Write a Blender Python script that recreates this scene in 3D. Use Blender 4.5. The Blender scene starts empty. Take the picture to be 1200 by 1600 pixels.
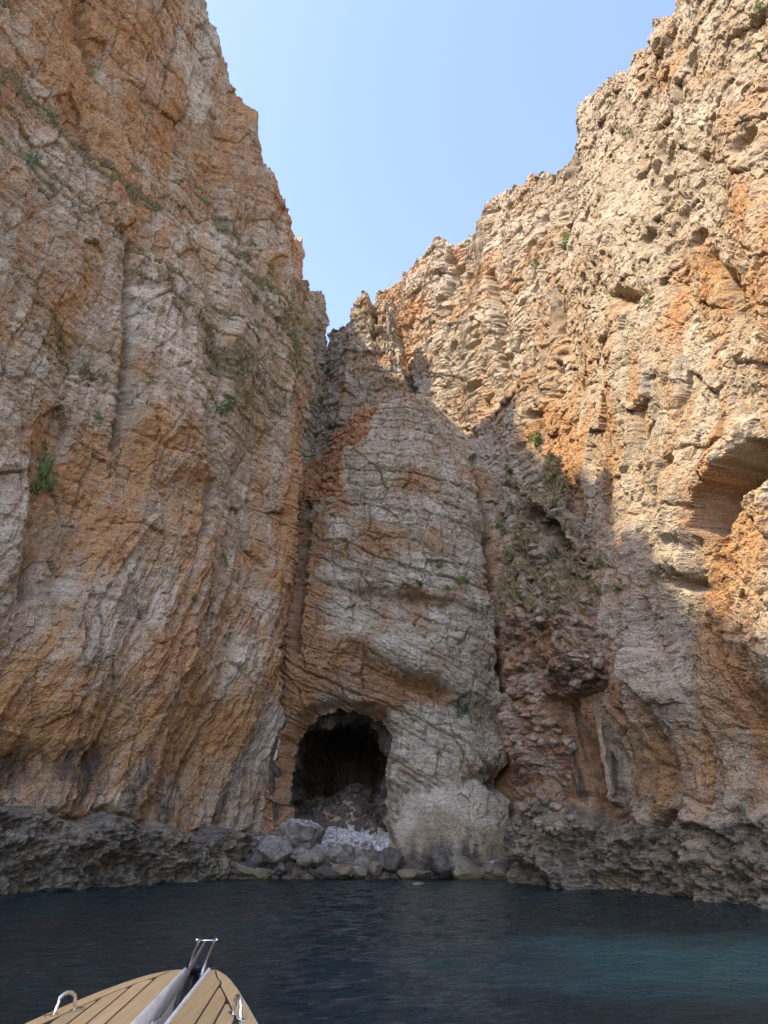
import bpy, bmesh, math, random
import numpy as np
from mathutils import Vector, Matrix, noise as mnoise

SC = bpy.context.scene
COL = SC.collection
R = math.radians
random.seed(7)

# ------------------------------------------------------------------ camera
CAM = np.array([0.0, 0.0, 2.3])
PITCH = R(25.1)
FPX = 24.0 / 36.0 * 1600.0          # focal length in pixels of the 1200 x 1600 photograph
cam_d = bpy.data.cameras.new('camera')
cam_d.sensor_fit = 'VERTICAL'; cam_d.sensor_height = 36.0; cam_d.lens = 24.0
cam_d.clip_start = 0.05; cam_d.clip_end = 4000
cam = bpy.data.objects.new('camera', cam_d); COL.objects.link(cam)
cam.location = CAM; cam.rotation_euler = (R(90) + PITCH, 0, 0)
SC.camera = cam

# ------------------------------------------------------------------ sky, sun, exposure
SUN_EL, SUN_H = R(47), (-0.85, -0.53)       # direction towards the sun, over the left-hand cliff
w = bpy.data.worlds.new('World'); SC.world = w; w.use_nodes = True
nt = w.node_tree
bg = nt.nodes['Background']
sk = nt.nodes.new('ShaderNodeTexSky'); sk.sky_type = 'NISHITA'; sk.sun_disc = False
sk.sun_elevation = SUN_EL
sk.sun_rotation = math.atan2(SUN_H[0], SUN_H[1])
sk.air_density = 1.0; sk.dust_density = 1.0; sk.ozone_density = 1.5
tint = nt.nodes.new('ShaderNodeMix'); tint.data_type = 'RGBA'; tint.blend_type = 'MULTIPLY'; tint.inputs[0].default_value = 1.0
tint.inputs[7].default_value = (1.0, 0.895, 0.93, 1)       # the camera's white balance, even over the whole sky
nt.links.new(sk.outputs[0], tint.inputs[6]); nt.links.new(tint.outputs[2], bg.inputs[0]); bg.inputs[1].default_value = 0.15
sd = bpy.data.lights.new('sun', 'SUN'); sd.energy = 2.2; sd.angle = R(0.53); sd.color = (1.0, 0.85, 0.62)
so = bpy.data.objects.new('sun', sd); COL.objects.link(so)
hv = Vector((SUN_H[0], SUN_H[1], 0)).normalized() * math.cos(SUN_EL)
so.rotation_euler = Vector((hv.x, hv.y, math.sin(SUN_EL))).to_track_quat('Z', 'Y').to_euler()
so.location = (-40, -20, 80)
vs = SC.view_settings
vs.view_transform = 'Standard'; vs.look = 'None'; vs.gamma = 1.0; vs.exposure = 2.02
vs.use_curve_mapping = False
SC.cycles.adaptive_threshold = 0.025
SC.cycles.max_bounces = 6; SC.cycles.diffuse_bounces = 3

# ------------------------------------------------------------------ numpy noise
def h2(ix, iy, seed):
    n = (ix.astype(np.int64) * 374761393 + iy.astype(np.int64) * 668265263 + seed * 1442695041) & 0xFFFFFFFF
    n = ((n ^ (n >> 13)) * 1274126177) & 0xFFFFFFFF
    n = ((n ^ (n >> 16)) * 2246822519) & 0xFFFFFFFF
    return ((n ^ (n >> 15)) & 0xFFFFFF).astype(np.float32) / 16777216.0

def perlin(x, y, seed=0):
    x = np.asarray(x, np.float32); y = np.asarray(y, np.float32)
    ix = np.floor(x); iy = np.floor(y); fx = x - ix; fy = y - iy
    ix = ix.astype(np.int64); iy = iy.astype(np.int64)
    u = fx * fx * fx * (fx * (fx * 6 - 15) + 10); v = fy * fy * fy * (fy * (fy * 6 - 15) + 10)
    def g(a, b):
        t = h2(ix + a, iy + b, seed) * 6.2831853
        return np.cos(t) * (fx - a) + np.sin(t) * (fy - b)
    a = g(0, 0); b = g(1, 0); c = g(0, 1); d = g(1, 1)
    return 1.5 * ((a + (b - a) * u) * (1 - v) + (c + (d - c) * u) * v)

def fbm(x, y, o=4, seed=0, gain=0.5, lac=2.03):
    r = 0.0; a = 1.0
    for k in range(o):
        r = r + a * perlin(x, y, seed + k * 17); x = x * lac + 3.7; y = y * lac + 1.3; a *= gain
    return r

def ridged(x, y, o=3, seed=0, gain=0.5):
    r = 0.0; a = 1.0
    for k in range(o):
        r = r + a * (1 - 2 * np.abs(perlin(x, y, seed + k * 17))); x = x * 2.03 + 3.7; y = y * 2.03 + 1.3; a *= gain
    return r

def worley(x, y, seed=0, jit=0.95):
    x = np.asarray(x, np.float32); y = np.asarray(y, np.float32)
    ix = np.floor(x).astype(np.int64); iy = np.floor(y).astype(np.int64)
    f1 = np.full(x.shape, 9.0, np.float32); f2 = f1.copy()
    dx1 = np.zeros_like(f1); dy1 = np.zeros_like(f1); cx = ix.copy(); cy = iy.copy()
    for a in (-1, 0, 1):
        for b in (-1, 0, 1):
            jx = ix + a; jy = iy + b
            dx = x - (jx + 0.5 + jit * (h2(jx, jy, seed) - 0.5)); dy = y - (jy + 0.5 + jit * (h2(jx, jy, seed + 91) - 0.5))
            d = dx * dx + dy * dy
            m = d < f1
            f2 = np.where(m, f1, np.minimum(f2, d)); f1 = np.where(m, d, f1)
            dx1 = np.where(m, dx, dx1); dy1 = np.where(m, dy, dy1)
            cx = np.where(m, jx, cx); cy = np.where(m, jy, cy)
    return np.sqrt(f1), np.sqrt(f2), dx1, dy1, cx, cy

def facets(s, z, size, seed=0, tilt=0.9, asp=1.0):
    """angular broken faces: every cell a tilted plane of its own"""
    f1, f2, dx, dy, cx, cy = worley(s / (size * asp), z / size, seed)
    a = (h2(cx, cy, seed + 5) - 0.5) * 2 * tilt; b = (h2(cx, cy, seed + 6) - 0.5) * 2 * tilt
    off = h2(cx, cy, seed + 7) - 0.5
    groove = np.clip(1 - (f2 - f1) / 0.10, 0, 1)
    return off + a * dx + b * dy - 0.25 * groove

def strata(s, z, t0, t1, seed=0, wmul=2.2):
    """courses of bedded rock broken by upright joints; returns offset (-.5..5), distance to the nearest joint in metres"""
    rng = np.random.RandomState(seed + 3)
    n = int(200 / t0)
    edge = np.cumsum(rng.uniform(t0, t1, n)) - 40
    li = np.clip(np.searchsorted(edge, z.ravel()).reshape(z.shape), 1, n - 1)
    lo = edge[li - 1]; th = edge[li] - lo
    wd = th * wmul * (0.5 + h2(li, li * 0 + 5, seed))
    u = s / wd + 40 * h2(li, li * 0 + 9, seed)
    j = np.floor(u); fu = u - j; j = j.astype(np.int64)
    off = 0.55 * h2(li, j, seed + 1) + 0.45 * h2(li, li * 0 + 2, seed) - 0.5
    off = off + (h2(li, j, seed + 4) - 0.5) * 0.5 * (fu - 0.5)
    d = np.minimum(np.minimum(z - lo, edge[li] - z), np.minimum(fu, 1 - fu) * wd)
    return off, d

def sst(a, b, x):
    t = np.clip((x - a) / (b - a), 0, 1); return t * t * (3 - 2 * t)

def blob(px, py, cx, cy, rx, ry):
    return np.exp(-((px - cx) / rx) ** 2 - ((py - cy) / ry) ** 2)

def pdist(px, py, pts):
    d = np.full(px.shape, 1e9, np.float32)
    for (x0, y0), (x1, y1) in zip(pts[:-1], pts[1:]):
        vx, vy = x1 - x0, y1 - y0; L = vx * vx + vy * vy + 1e-9
        t = np.clip(((px - x0) * vx + (py - y0) * vy) / L, 0, 1)
        d = np.minimum(d, np.hypot(px - x0 - t * vx, py - y0 - t * vy))
    return d

def inside(px, py, poly):
    r = np.zeros(px.shape, bool); n = len(poly)
    for i in range(n):
        x0, y0 = poly[i]; x1, y1 = poly[(i + 1) % n]
        if y0 == y1: continue
        c = ((y0 > py) != (y1 > py)) & (px < (x1 - x0) * (py - y0) / (y1 - y0) + x0)
        r ^= c
    return r

def sdist(px, py, poly):
    d = pdist(px, py, list(poly) + [poly[0]])
    return np.where(inside(px, py, poly), -d, d)

cP, sP = math.cos(PITCH), math.sin(PITCH)
def project(P):
    """world points to photograph pixels, used only to find which rock feature stands where"""
    d = P - CAM
    x = d[..., 0]; f = d[..., 1] * cP + d[..., 2] * sP; u = -d[..., 1] * sP + d[..., 2] * cP
    f = np.maximum(f, 0.1)
    return 600 + FPX * x / f, 800 - FPX * u / f

def ray(px, py):
    cx = (px - 600) / FPX; cy = (800 - py) / FPX
    return Vector((cx, cP - cy * sP, sP + cy * cP))

def at(px, py, Y):
    d = ray(px, py); t = Y / d.y
    return Vector((d.x * t, Y, CAM[2] + d.z * t))

# ------------------------------------------------------------------ mesh and material helpers
def new_mesh(name, V, F, mat=None, smooth=False, attrs=None):
    V = np.asarray(V, np.float32); F = np.asarray(F, np.int32)
    me = bpy.data.meshes.new(name); k = F.shape[1]
    me.vertices.add(len(V)); me.vertices.foreach_set('co', V.ravel())
    me.loops.add(F.size); me.loops.foreach_set('vertex_index', F.ravel())
    me.polygons.add(len(F)); me.polygons.foreach_set('loop_start', np.arange(0, F.size, k, dtype=np.int32))
    me.update(calc_edges=True)
    me.polygons.foreach_set('use_smooth', np.full(len(F), smooth))
    for nm, A in (attrs or {}).items():
        if A.ndim == 2:
            at_ = me.attributes.new(nm, 'FLOAT_COLOR', 'POINT'); at_.data.foreach_set('color', A.astype(np.float32).ravel())
        else:
            at_ = me.attributes.new(nm, 'FLOAT', 'POINT'); at_.data.foreach_set('value', A.astype(np.float32).ravel())
    if mat: me.materials.append(mat)
    return me

def obj(name, me, parent=None, label=None, cat=None, group=None, kind=None, loc=None):
    o = bpy.data.objects.new(name, me); COL.objects.link(o)
    if parent: o.parent = parent
    if loc is not None: o.location = loc
    tag(o, label, cat, group, kind); return o

def tag(o, label=None, cat=None, group=None, kind=None):
    for k, v in (('label', label), ('category', cat), ('group', group), ('kind', kind)):
        if v: o[k] = v

class NT:
    def __init__(s, name, rough=0.9):
        s.m = bpy.data.materials.new(name); s.m.use_nodes = True; s.t = s.m.node_tree
        s.b = s.t.nodes['Principled BSDF']; s.b.inputs['Roughness'].default_value = rough
    def n(s, typ, **kw):
        x = s.t.nodes.new(typ)
        for k, v in kw.items():
            if k.startswith('i_'): x.inputs[k[2:].replace('_', ' ')].default_value = v
            else: setattr(x, k, v)
        return x
    def l(s, a, b): s.t.links.new(a, b)
    def pos(s): return s.n('ShaderNodeNewGeometry').outputs['Position']
    def objc(s): return s.n('ShaderNodeTexCoord').outputs['Object']
    def noise(s, vec, scale, detail=4, rough=0.6, dist=0.0):
        x = s.n('ShaderNodeTexNoise'); s.l(vec, x.inputs['Vector'])
        x.inputs['Scale'].default_value = scale; x.inputs['Detail'].default_value = detail
        x.inputs['Roughness'].default_value = rough; x.inputs['Distortion'].default_value = dist
        return x.outputs[0]
    def vor(s, vec, scale, feature='F1'):
        x = s.n('ShaderNodeTexVoronoi'); x.feature = feature; s.l(vec, x.inputs['Vector']); x.inputs['Scale'].default_value = scale
        return x
    def maps(s, vec, sc, rot=(0, 0, 0)):
        x = s.n('ShaderNodeMapping'); s.l(vec, x.inputs[0]); x.inputs['Scale'].default_value = sc; x.inputs['Rotation'].default_value = rot
        return x.outputs[0]
    def ramp(s, f, *st):
        x = s.n('ShaderNodeValToRGB'); s.l(f, x.inputs[0]); e = x.color_ramp.elements
        while len(e) < len(st): e.new(0.5)
        for k, (p, c) in enumerate(st):
            e[k].position = p; e[k].color = (c, c, c, 1) if isinstance(c, (int, float)) else (*c, 1)
        return x.outputs[0]
    def mix(s, f, a, b, mode='MIX'):
        x = s.n('ShaderNodeMix', data_type='RGBA', blend_type=mode)
        for sock, v in ((x.inputs[0], f), (x.inputs[6], a), (x.inputs[7], b)):
            if isinstance(v, (int, float)): sock.default_value = v
            elif isinstance(v, tuple): sock.default_value = (*v, 1)
            else: s.l(v, sock)
        return x.outputs[2]
    def math(s, op, a, b=0.0, clamp=False):
        x = s.n('ShaderNodeMath', operation=op, use_clamp=clamp)
        for k, v in enumerate((a, b)):
            if isinstance(v, (int, float)): x.inputs[k].default_value = v
            else: s.l(v, x.inputs[k])
        return x.outputs[0]
    def bump(s, h, dist, strength=1.0, prev=None):
        x = s.n('ShaderNodeBump'); s.l(h, x.inputs['Height']); x.inputs['Distance'].default_value = dist; x.inputs['Strength'].default_value = strength
        if prev: s.l(prev, x.inputs['Normal'])
        return x.outputs[0]
    def out(s, col=None, rough=None, nor=None):
        if col is not None:
            if isinstance(col, tuple): s.b.inputs['Base Color'].default_value = (*col, 1)
            else: s.l(col, s.b.inputs['Base Color'])
        if rough is not None: s.l(rough, s.b.inputs['Roughness'])
        if nor is not None: s.l(nor, s.b.inputs['Normal'])
        return s.m

def rock_material(name, grey=(0.45, 0.35, 0.25), pale=(0.80, 0.68, 0.50), orange=(0.66, 0.345, 0.11), rust=(0.44, 0.175, 0.055), warm=(0.58, 0.41, 0.23)):
    """limestone: mask.r rust staining, .g black water stain and painted undercut shade, .b pale fresh face, .a dry growth; karst = sea-worn band"""
    t = NT(name, 0.92); p = t.pos()
    A = t.n('ShaderNodeAttribute', attribute_name='mask'); K = t.n('ShaderNodeAttribute', attribute_name='karst')
    sep = t.n('ShaderNodeSeparateColor'); t.l(A.outputs['Color'], sep.inputs[0])
    n1 = t.noise(p, 0.55, 3, 0.65); n2 = t.noise(p, 3.1, 3, 0.7); n3 = t.noise(p, 13.0, 2, 0.7)
    n4 = t.noise(t.maps(p, (1, 1, 0.22)), 2.2, 3, 0.65)
    def soft(mask, k=0.8, w=0.22, nz=n2):
        a = t.math('ADD', mask, t.math('MULTIPLY', t.math('SUBTRACT', nz, 0.5), k))
        return t.ramp(a, (max(0, 0.5 - w), 0.0), (min(1, 0.5 + w), 1.0))
    base = t.mix(t.ramp(n2, (0.3, 0.0), (0.7, 1.0)), grey, warm)
    base = t.mix(t.ramp(n1, (0.42, 0.0), (0.68, 0.6)), base, pale)
    base = t.mix(t.math('MULTIPLY', soft(sep.outputs[2], 0.9, 0.2), 0.85), base, pale)
    org = t.mix(t.ramp(n4, (0.38, 0.0), (0.66, 1.0)), orange, rust)
    org = t.mix(t.ramp(n3, (0.45, 0.0), (0.7, 0.55)), org, warm)
    base = t.mix(t.math('MULTIPLY', soft(sep.outputs[0], 1.0, 0.28), 0.90), base, org)
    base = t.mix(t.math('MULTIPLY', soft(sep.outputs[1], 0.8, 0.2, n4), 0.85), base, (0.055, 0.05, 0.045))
    olive = t.mix(n3, (0.10, 0.10, 0.045), (0.24, 0.20, 0.10))
    base = t.mix(t.math('MULTIPLY', soft(A.outputs['Alpha'], 0.9, 0.15, n3), 0.8), base, olive)
    kc = t.mix(t.ramp(n2, (0.35, 0.0), (0.62, 1.0)), (0.075, 0.064, 0.046), (0.28, 0.235, 0.165))
    kc = t.mix(t.ramp(n1, (0.5, 0.0), (0.66, 0.7)), kc, (0.36, 0.28, 0.165))
    base = t.mix(soft(K.outputs['Fac'], 0.25, 0.2), base, kc)
    bed = t.noise(t.maps(p, (0.28, 0.28, 2.6)), 1.6, 3, 0.65)
    base = t.mix(1.0, base, t.ramp(bed, (0.32, 0.78), (0.66, 1.13)), 'MULTIPLY')
    # grain, and dark specks painted for the shade in tiny crevices
    g = t.ramp(n3, (0.25, 0.58), (0.75, 1.32)); base = t.mix(1.0, base, g, 'MULTIPLY')
    n5 = t.noise(p, 42.0, 1, 0.7); g2 = t.ramp(n5, (0.3, 0.78), (0.7, 1.18)); base = t.mix(1.0, base, g2, 'MULTIPLY')
    sp = t.ramp(t.noise(p, 7.0, 2, 0.8), (0.61, 0.0), (0.67, 0.8)); base = t.mix(sp, base, (0.11, 0.085, 0.06))
    nb = t.bump(t.math('ADD', t.math('ADD', n3, t.math('MULTIPLY', n5, 0.25)), t.math('MULTIPLY', bed, 0.35)), 0.11, 1.0)
    return t.out(base, None, nb)

M = {}
M['rock_left'] = rock_material('limestone_left')
M['rock_right'] = rock_material('limestone_right', grey=(0.36, 0.305, 0.23), pale=(0.56, 0.48, 0.36), orange=(0.46, 0.255, 0.09), warm=(0.46, 0.335, 0.19))
M['rock_back'] = rock_material('limestone_back', grey=(0.42, 0.35, 0.235), pale=(0.68, 0.60, 0.45), orange=(0.50, 0.245, 0.085), rust=(0.33, 0.125, 0.045), warm=(0.47, 0.35, 0.205))

M['rock_cave'] = rock_material('limestone_cave_shade', grey=(0.17, 0.152, 0.125), pale=(0.27, 0.235, 0.19), orange=(0.21, 0.125, 0.065), rust=(0.14, 0.075, 0.04), warm=(0.19, 0.15, 0.105))  # limestone tones darkened so the colour carries the cave's shade
M['rock_buttress'] = rock_material('breccia', grey=(0.36, 0.27, 0.185), pale=(0.56, 0.46, 0.345), orange=(0.40, 0.205, 0.085), rust=(0.26, 0.105, 0.045), warm=(0.36, 0.235, 0.13))

# ------------------------------------------------------------------ cliff sheets
def smooth_plan(pts, step=0.05, sig=0.8):
    pts = np.array(pts, float)
    L = np.r_[0, np.cumsum(np.hypot(*np.diff(pts, axis=0).T))]
    s = np.arange(0, L[-1], step)
    xy = np.c_[np.interp(s, L, pts[:, 0]), np.interp(s, L, pts[:, 1])]
    k = int(sig * 3 / step); g = np.exp(-0.5 * (np.arange(-k, k + 1) * step / sig) ** 2); g /= g.sum()
    e = np.vstack([2 * xy[0] - xy[k:0:-1], xy, 2 * xy[-1] - xy[-2:-k - 2:-1]])
    xy = np.c_[np.convolve(e[:, 0], g, 'valid'), np.convolve(e[:, 1], g, 'valid')]
    t = np.gradient(xy, axis=0); t /= np.linalg.norm(t, axis=1)[:, None]
    return s, xy, t

class Ctx: pass

def cliff(name, plan, side, ds, dz, zlo, lean, skyline, zdef, disp, masks, mat, cap_rise=0.15, jag=0.5, seed=0, ds_fn=None, hole=None, cap=None, zmax=95, sig=0.8, cap_drop=-0.3, s_off=0.0, sky_clip=None, **tags):
    """a rock face over a plan line; side=+1 when the open gorge lies to the right of the walking direction"""
    S, xy, tg = smooth_plan(plan, sig=sig)
    if ds_fn is None: cols = np.arange(0, S[-1], ds)
    else:
        cols = [0.0]
        while cols[-1] < S[-1]: cols.append(cols[-1] + ds_fn(cols[-1]))
        cols = np.array(cols[:-1])
    X0 = np.interp(cols, S, xy[:, 0]); Y0 = np.interp(cols, S, xy[:, 1])
    tx = np.interp(cols, S, tg[:, 0]); ty = np.interp(cols, S, tg[:, 1])
    nx, ny = side * ty, -side * tx                      # outward, into the gorge
    zz = np.arange(zlo, zmax, 0.25)
    Lg = lean(cols[:, None] - s_off + 0 * zz, zz[None, :] + 0 * cols[:, None], X0[:, None], Y0[:, None])
    P = np.stack([X0[:, None] - nx[:, None] * Lg, Y0[:, None] - ny[:, None] * Lg, zz[None, :] + 0 * Lg], -1)
    px, py = project(P)
    sx = [a for a, b in skyline]; sy = [b for a, b in skyline]
    lim = np.interp(px, sx, sy)
    over = (py < lim) & (px > -250) & (px < 1450) & (P[..., 1] > 1)
    top = np.where(over.any(1), zz[np.argmax(over, 1)], zdef)
    top = np.minimum(top, zdef)
    # keep neighbouring tops coherent
    k = max(1, int(0.5 / ds)); top = np.convolve(np.pad(top, k, 'edge'), np.ones(2 * k + 1) / (2 * k + 1), 'valid')
    cc = cols - s_off
    top = top + jag * (1.2 * perlin(cc * 0.9, cc * 0 + 3, seed) + 1.3 * (h2(np.floor(cc / 0.7), np.floor(cc * 0), seed) - 0.5) + 0.8 * (h2(np.floor(cc / 0.27), np.floor(cc * 0), seed + 1) - 0.5))
    nr = int((np.percentile(top, 95) - zlo) / dz)
    nr = int(nr * 0.82); v = np.linspace(0, 1, nr); v = v * (1 + 0.5 * v) / 1.5       # rows a little closer near the water
    Z = zlo + v[None, :] * (top[:, None] - zlo); Sg = cols[:, None] - s_off + 0 * Z
    c = Ctx(); c.s = Sg.astype(np.float32); c.z = Z.astype(np.float32); c.X0 = X0[:, None]; c.Y0 = Y0[:, None]; c.top = top[:, None] + 0 * Z
    Lg = lean(Sg, Z, c.X0, c.Y0)
    c.lean = Lg
    B = np.stack([c.X0 - nx[:, None] * Lg, c.Y0 - ny[:, None] * Lg, Z], -1)
    c.px, c.py = [a.astype(np.float32) for a in project(B)]
    D = disp(c)
    dd = D - Lg
    jz = 0.06 * perlin(c.s * 2.3, c.z * 2.3, seed + 50) + 0.25 * perlin(c.s * 0.35, c.z * 0.35, seed + 51)
    V = np.stack([c.X0 + nx[:, None] * dd, c.Y0 + ny[:, None] * dd, Z + jz * sst(0, 4, Z - zlo)], -1)
    c.slope = np.gradient(D - Lg, axis=1) / np.maximum(np.gradient(Z, axis=1), 1e-3)   # negative where the face lies back
    c.D = D
    mk, ks = masks(c)
    ext = cap or [0.35, 0.8, 1.5, 2.6, 4.2, 7, 12, 22, 40]
    capV = []
    for q, e in enumerate(ext):
        w_ = V[:, -1].copy(); w_[:, 0] -= nx * e; w_[:, 1] -= ny * e
        w_[:, 2] += cap_drop * min(e, 3) + cap_rise * max(e - 3, 0) + (0.35 * perlin(cols * 0.5, cols * 0 + q * 1.7, seed + 8) * min(1, e))
        capV.append(w_)
    capV = np.stack(capV, 1)
    V = np.concatenate([V, capV], 1)
    mk = np.concatenate([mk, np.repeat(mk[:, -1:], len(ext), 1)], 1); ks = np.concatenate([ks, np.repeat(ks[:, -1:], len(ext), 1)], 1)
    nc, nrt = V.shape[:2]
    I = np.arange(nc * nrt).reshape(nc, nrt)
    a, b, cI, d = I[:-1, :-1], I[1:, :-1], I[1:, 1:], I[:-1, 1:]
    F = np.stack([a, b, cI, d] if side > 0 else [a, d, cI, b], -1)
    if hole is not None:
        keep = np.ones(F.shape[:2], bool)
        hx = hole(c); hh = np.zeros((nc, nrt), bool); hh[:, :hx.shape[1]] = hx
        keep &= ~(hh[:-1, :-1] & hh[1:, :-1] & hh[1:, 1:] & hh[:-1, 1:])
        F = F[keep]
    else: F = F.reshape(-1, 4)
    me = new_mesh(name, V.reshape(-1, 3), F.reshape(-1, 4), mat, False, {'mask': np.clip(mk, 0, 1).reshape(-1, 4), 'karst': np.clip(ks, 0, 1).reshape(-1)})
    o = obj(name, me, **tags)
    c.V = V[:, :nr]; c.mk = mk[:, :nr]; c.n = (nx, ny)
    return o, c

def karst(c, seed, amp=1.0):
    f1, f2, *_ = worley(c.s * 2.6 + 0.5 * perlin(c.s, c.z, seed), c.z * 3.0, seed)
    g1, *_ = worley(c.s * 5.8, c.z * 6.4, seed + 3)
    f = facets(c.s, c.z, 1.1, seed + 5, 1.0)
    v = sst(-0.5, 0.6, fbm(c.s * 0.35, c.z * 0.6, 2, seed + 11))
    return amp * ((0.2 + 0.4 * v) * (f1 - 0.45) + 0.24 * (g1 - 0.4) + 0.30 * f + 0.60 * fbm(c.s * 0.45, c.z * 0.8, 4, seed + 9, 0.55))

def crack(c, pts, w_, depth):
    d = pdist(c.px + 5 * perlin(c.s * 1.4, c.z * 1.4, 77), c.py, pts)
    return -depth * np.exp(-(d / w_) ** 2)

# ---- left cliff
def left_lean(s, z, X, Y):
    und = 1.6 * (sst(11, 5, z) - 0) - 2.0 * sst(4.35, 3.85, z + 0.08 * (s - 54.17) + 0.35 * np.sin(s * 1.3) * np.sin(s * 0.47))
    L = 0.035 * np.maximum(z - 12, 0) + und
    L = L + (0.15 + 0.85 * sst(45, 36, Y)) * (2.2 * sst(41.2, 43.2, z) + 0.8 * sst(35.5, 36.5, z)) - 0.9 * sst(48, 58, z)
    return L

def left_disp(c):
    s, z = c.s, c.z
    wx = 0.5 * fbm(s * 0.13, z * 0.13, 3, 1); wz = 0.3 * fbm(s * 0.16, z * 0.10, 3, 2)
    zt = z + 0.10 * (s - 49) + wz
    D = 1.3 * fbm(s * 0.085, z * 0.045, 3, 4, 0.4) + 0.6 * ridged((s + wx) * 0.16, z * 0.025, 2, 5)
    ws = sst(13, 22, z + 3 * perlin(s * 0.1, z * 0.1, 8))
    o1, d1 = strata(s + wx, zt, 1.0, 2.6, 11, 1.5); o2, d2 = strata(s + wx * 1.3, zt, 0.28, 0.75, 12, 2.4)
    r = 0.5 + 0.5 * sst(-0.3, 0.5, fbm(s * 0.11, z * 0.09, 2, 31))
    D = D + ws * r * (0.30 * o1 + 0.11 * o2 - 0.20 * np.exp(-(d1 / 0.07) ** 2) - 0.08 * np.exp(-(d2 / 0.05) ** 2))
    fs = s - 0.34 * z + wx
    D = D + (1 - ws) * (0.20 * ridged(fs * 0.45, z * 0.04, 2, 21) + 0.10 * ridged(fs * 1.3, z * 0.07, 3, 22) + 0.12 * facets(fs, z, 2.2, 23, 0.9, 0.3))
    D = D + 0.40 * facets(s + wx, z + 0.6 * wz, 3.6, 41, 0.6, 0.5) + 0.12 * facets(s + 0.4 * wx, z, 1.2, 42, 0.7, 0.6) + 0.075 * facets(s, z, 0.5, 43, 1.1, 0.8) + 0.045 * facets(s, z, 0.24, 44, 1.2)
    D = D + 0.06 * fbm(s * 2.2, z * 2.0, 3, 51)
    # named features of the face
    D = D + 1.1 * np.exp(-(pdist(c.px + 14 * perlin(s * 0.6, z * 0.6, 62), c.py, [(235, 655), (270, 730)]) / 34) ** 2) * sst(790, 740, c.py)
    D = D + crack(c, [(192, 390), (198, 520), (190, 640), (182, 700)], 7, 1.0) + crack(c, [(308, 640), (312, 760), (305, 830)], 6, 0.7)
    D = D + crack(c, [(62, 730), (58, 830), (48, 930)], 9, 1.1) + 0.9 * blob(c.px, c.py, 25, 830, 28, 110)
    D = D + crack(c, [(455, 850), (440, 1000), (428, 1100)], 6, 0.6) - 1.1 * blob(c.px, c.py, 300, 225, 22, 32)
    D = D + crack(c, [(125, 0), (140, 80), (150, 110)], 8, 1.0) - 0.8 * blob(c.px, c.py, 60, 1190, 90, 26)
    D = D + 0.9 * blob(c.px, c.py, 395, 190, 22, 26)
    kz = sst(4.5, 3.95, z + 0.08 * (s - 54.17) + 0.35 * np.sin(s * 1.3) * np.sin(s * 0.47) + 0.25 * perlin(s * 0.9, z * 0.5, 61))
    kd = karst(c, 71)
    c.kz = kz
    return D * (1 - 0.8 * kz) + kz * (kd + 0.5 - 0.35 * sst(1.6, 0.0, z)) + 0.25 * sst(0.4, 0, np.abs(z - 3.7 - 0.0 * s)) * 0

def left_masks(c):
    s, z, px, py = c.s, c.z, c.px, c.py
    fs = s - np.where(z < 20, 0.34, 0.05) * z
    st = fbm(fs * 0.55, z * 0.05, 4, 101); st2 = fbm(fs * 1.7, z * 0.13, 3, 102); pt = fbm(s * 0.22, z * 0.2, 4, 103)
    org = 0.43 + 0.30 * st + 0.28 * pt + 0.16 * st2 + 0.22 * fbm(fs * 1.1, z * 0.5, 3, 104)
    for cx, cy, rx, ry, k in ((110, 70, 150, 110, .55), (200, 230, 120, 90, .3), (430, 330, 60, 170, .3), (250, 710, 60, 60, .25), (170, 790, 110, 110, .25), (240, 480, 40, 60, .25),
                              (450, 860, 50, 240, .4), (300, 1120, 260, 120, .18), (60, 1180, 110, 60, .4), (100, 480, 50, 60, .3),
                              (60, 330, 90, 110, -.5), (215, 490, 32, 60, -.55), (380, 470, 80, 130, -.4), (350, 740, 55, 110, -.4), (110, 600, 90, 60, -.35), (170, 930, 160, 50, -.3),
                              (330, 1040, 60, 80, -.2), (20, 820, 30, 110, -.2), (300, 600, 60, 60, -.3), (300, 60, 60, 100, -.2), (410, 1170, 26, 60, -.6)):
        org = org + k * blob(px, py, cx, cy, rx, ry)
    dark = 0.10 + 0.30 * fbm(fs * 0.9, z * 0.06, 3, 105) + 0.25 * blob(px, py, 60, 1200, 130, 40) + 0.26 * sst(7.5, 4.8, z)  # undercut blob and low band paint the overhang's shade, streaks are water stain
    for pts in ([(128, 945), (122, 1010)], [(146, 940), (138, 1000)], [(70, 970), (62, 1010)], [(318, 905), (312, 960)]):
        dark = dark + 0.55 * np.exp(-(pdist(px + 6 * perlin(s * 1.5, z * 0.6, 106), py, [pts[0], (pts[1][0] - 6, pts[1][1] + 30)]) / 6) ** 2) * (0.6 + 0.7 * fbm(s * 2.5, z * 0.5, 2, 107))
    pale = 0.20 + 0.42 * st2 + 0.3 * pt * -1 + 0.5 * blob(px, py, 405, 1160, 22, 90) + 0.3 * blob(px, py, 12, 360, 26, 26) + 0.3 * blob(px, py, 220, 460, 40, 60) + 0.2 * blob(px, py, 330, 1040, 60, 80)
    pale = pale + 0.12 * sst(18, 30, z)
    up = sst(-0.7, -1.8, c.slope)
    ol = 0.50 * up * sst(16, 26, z) + 0.08
    for pts, w_ in (([(330, 330), (400, 440), (470, 600)], 30), ([(0, 130), (120, 230), (230, 330)], 18), ([(220, 430), (300, 520), (350, 640)], 22), ([(60, 500), (160, 570)], 26), ([(340, 560), (430, 640)], 20)):
        ol = ol + 0.34 * np.exp(-(pdist(px, py, pts) / w_) ** 2)
    ol = ol + 0.25 * fbm(s * 0.9, z * 0.9, 3, 108)
    ks = c.kz
    return np.stack([org, dark, pale, ol], -1), ks

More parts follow.
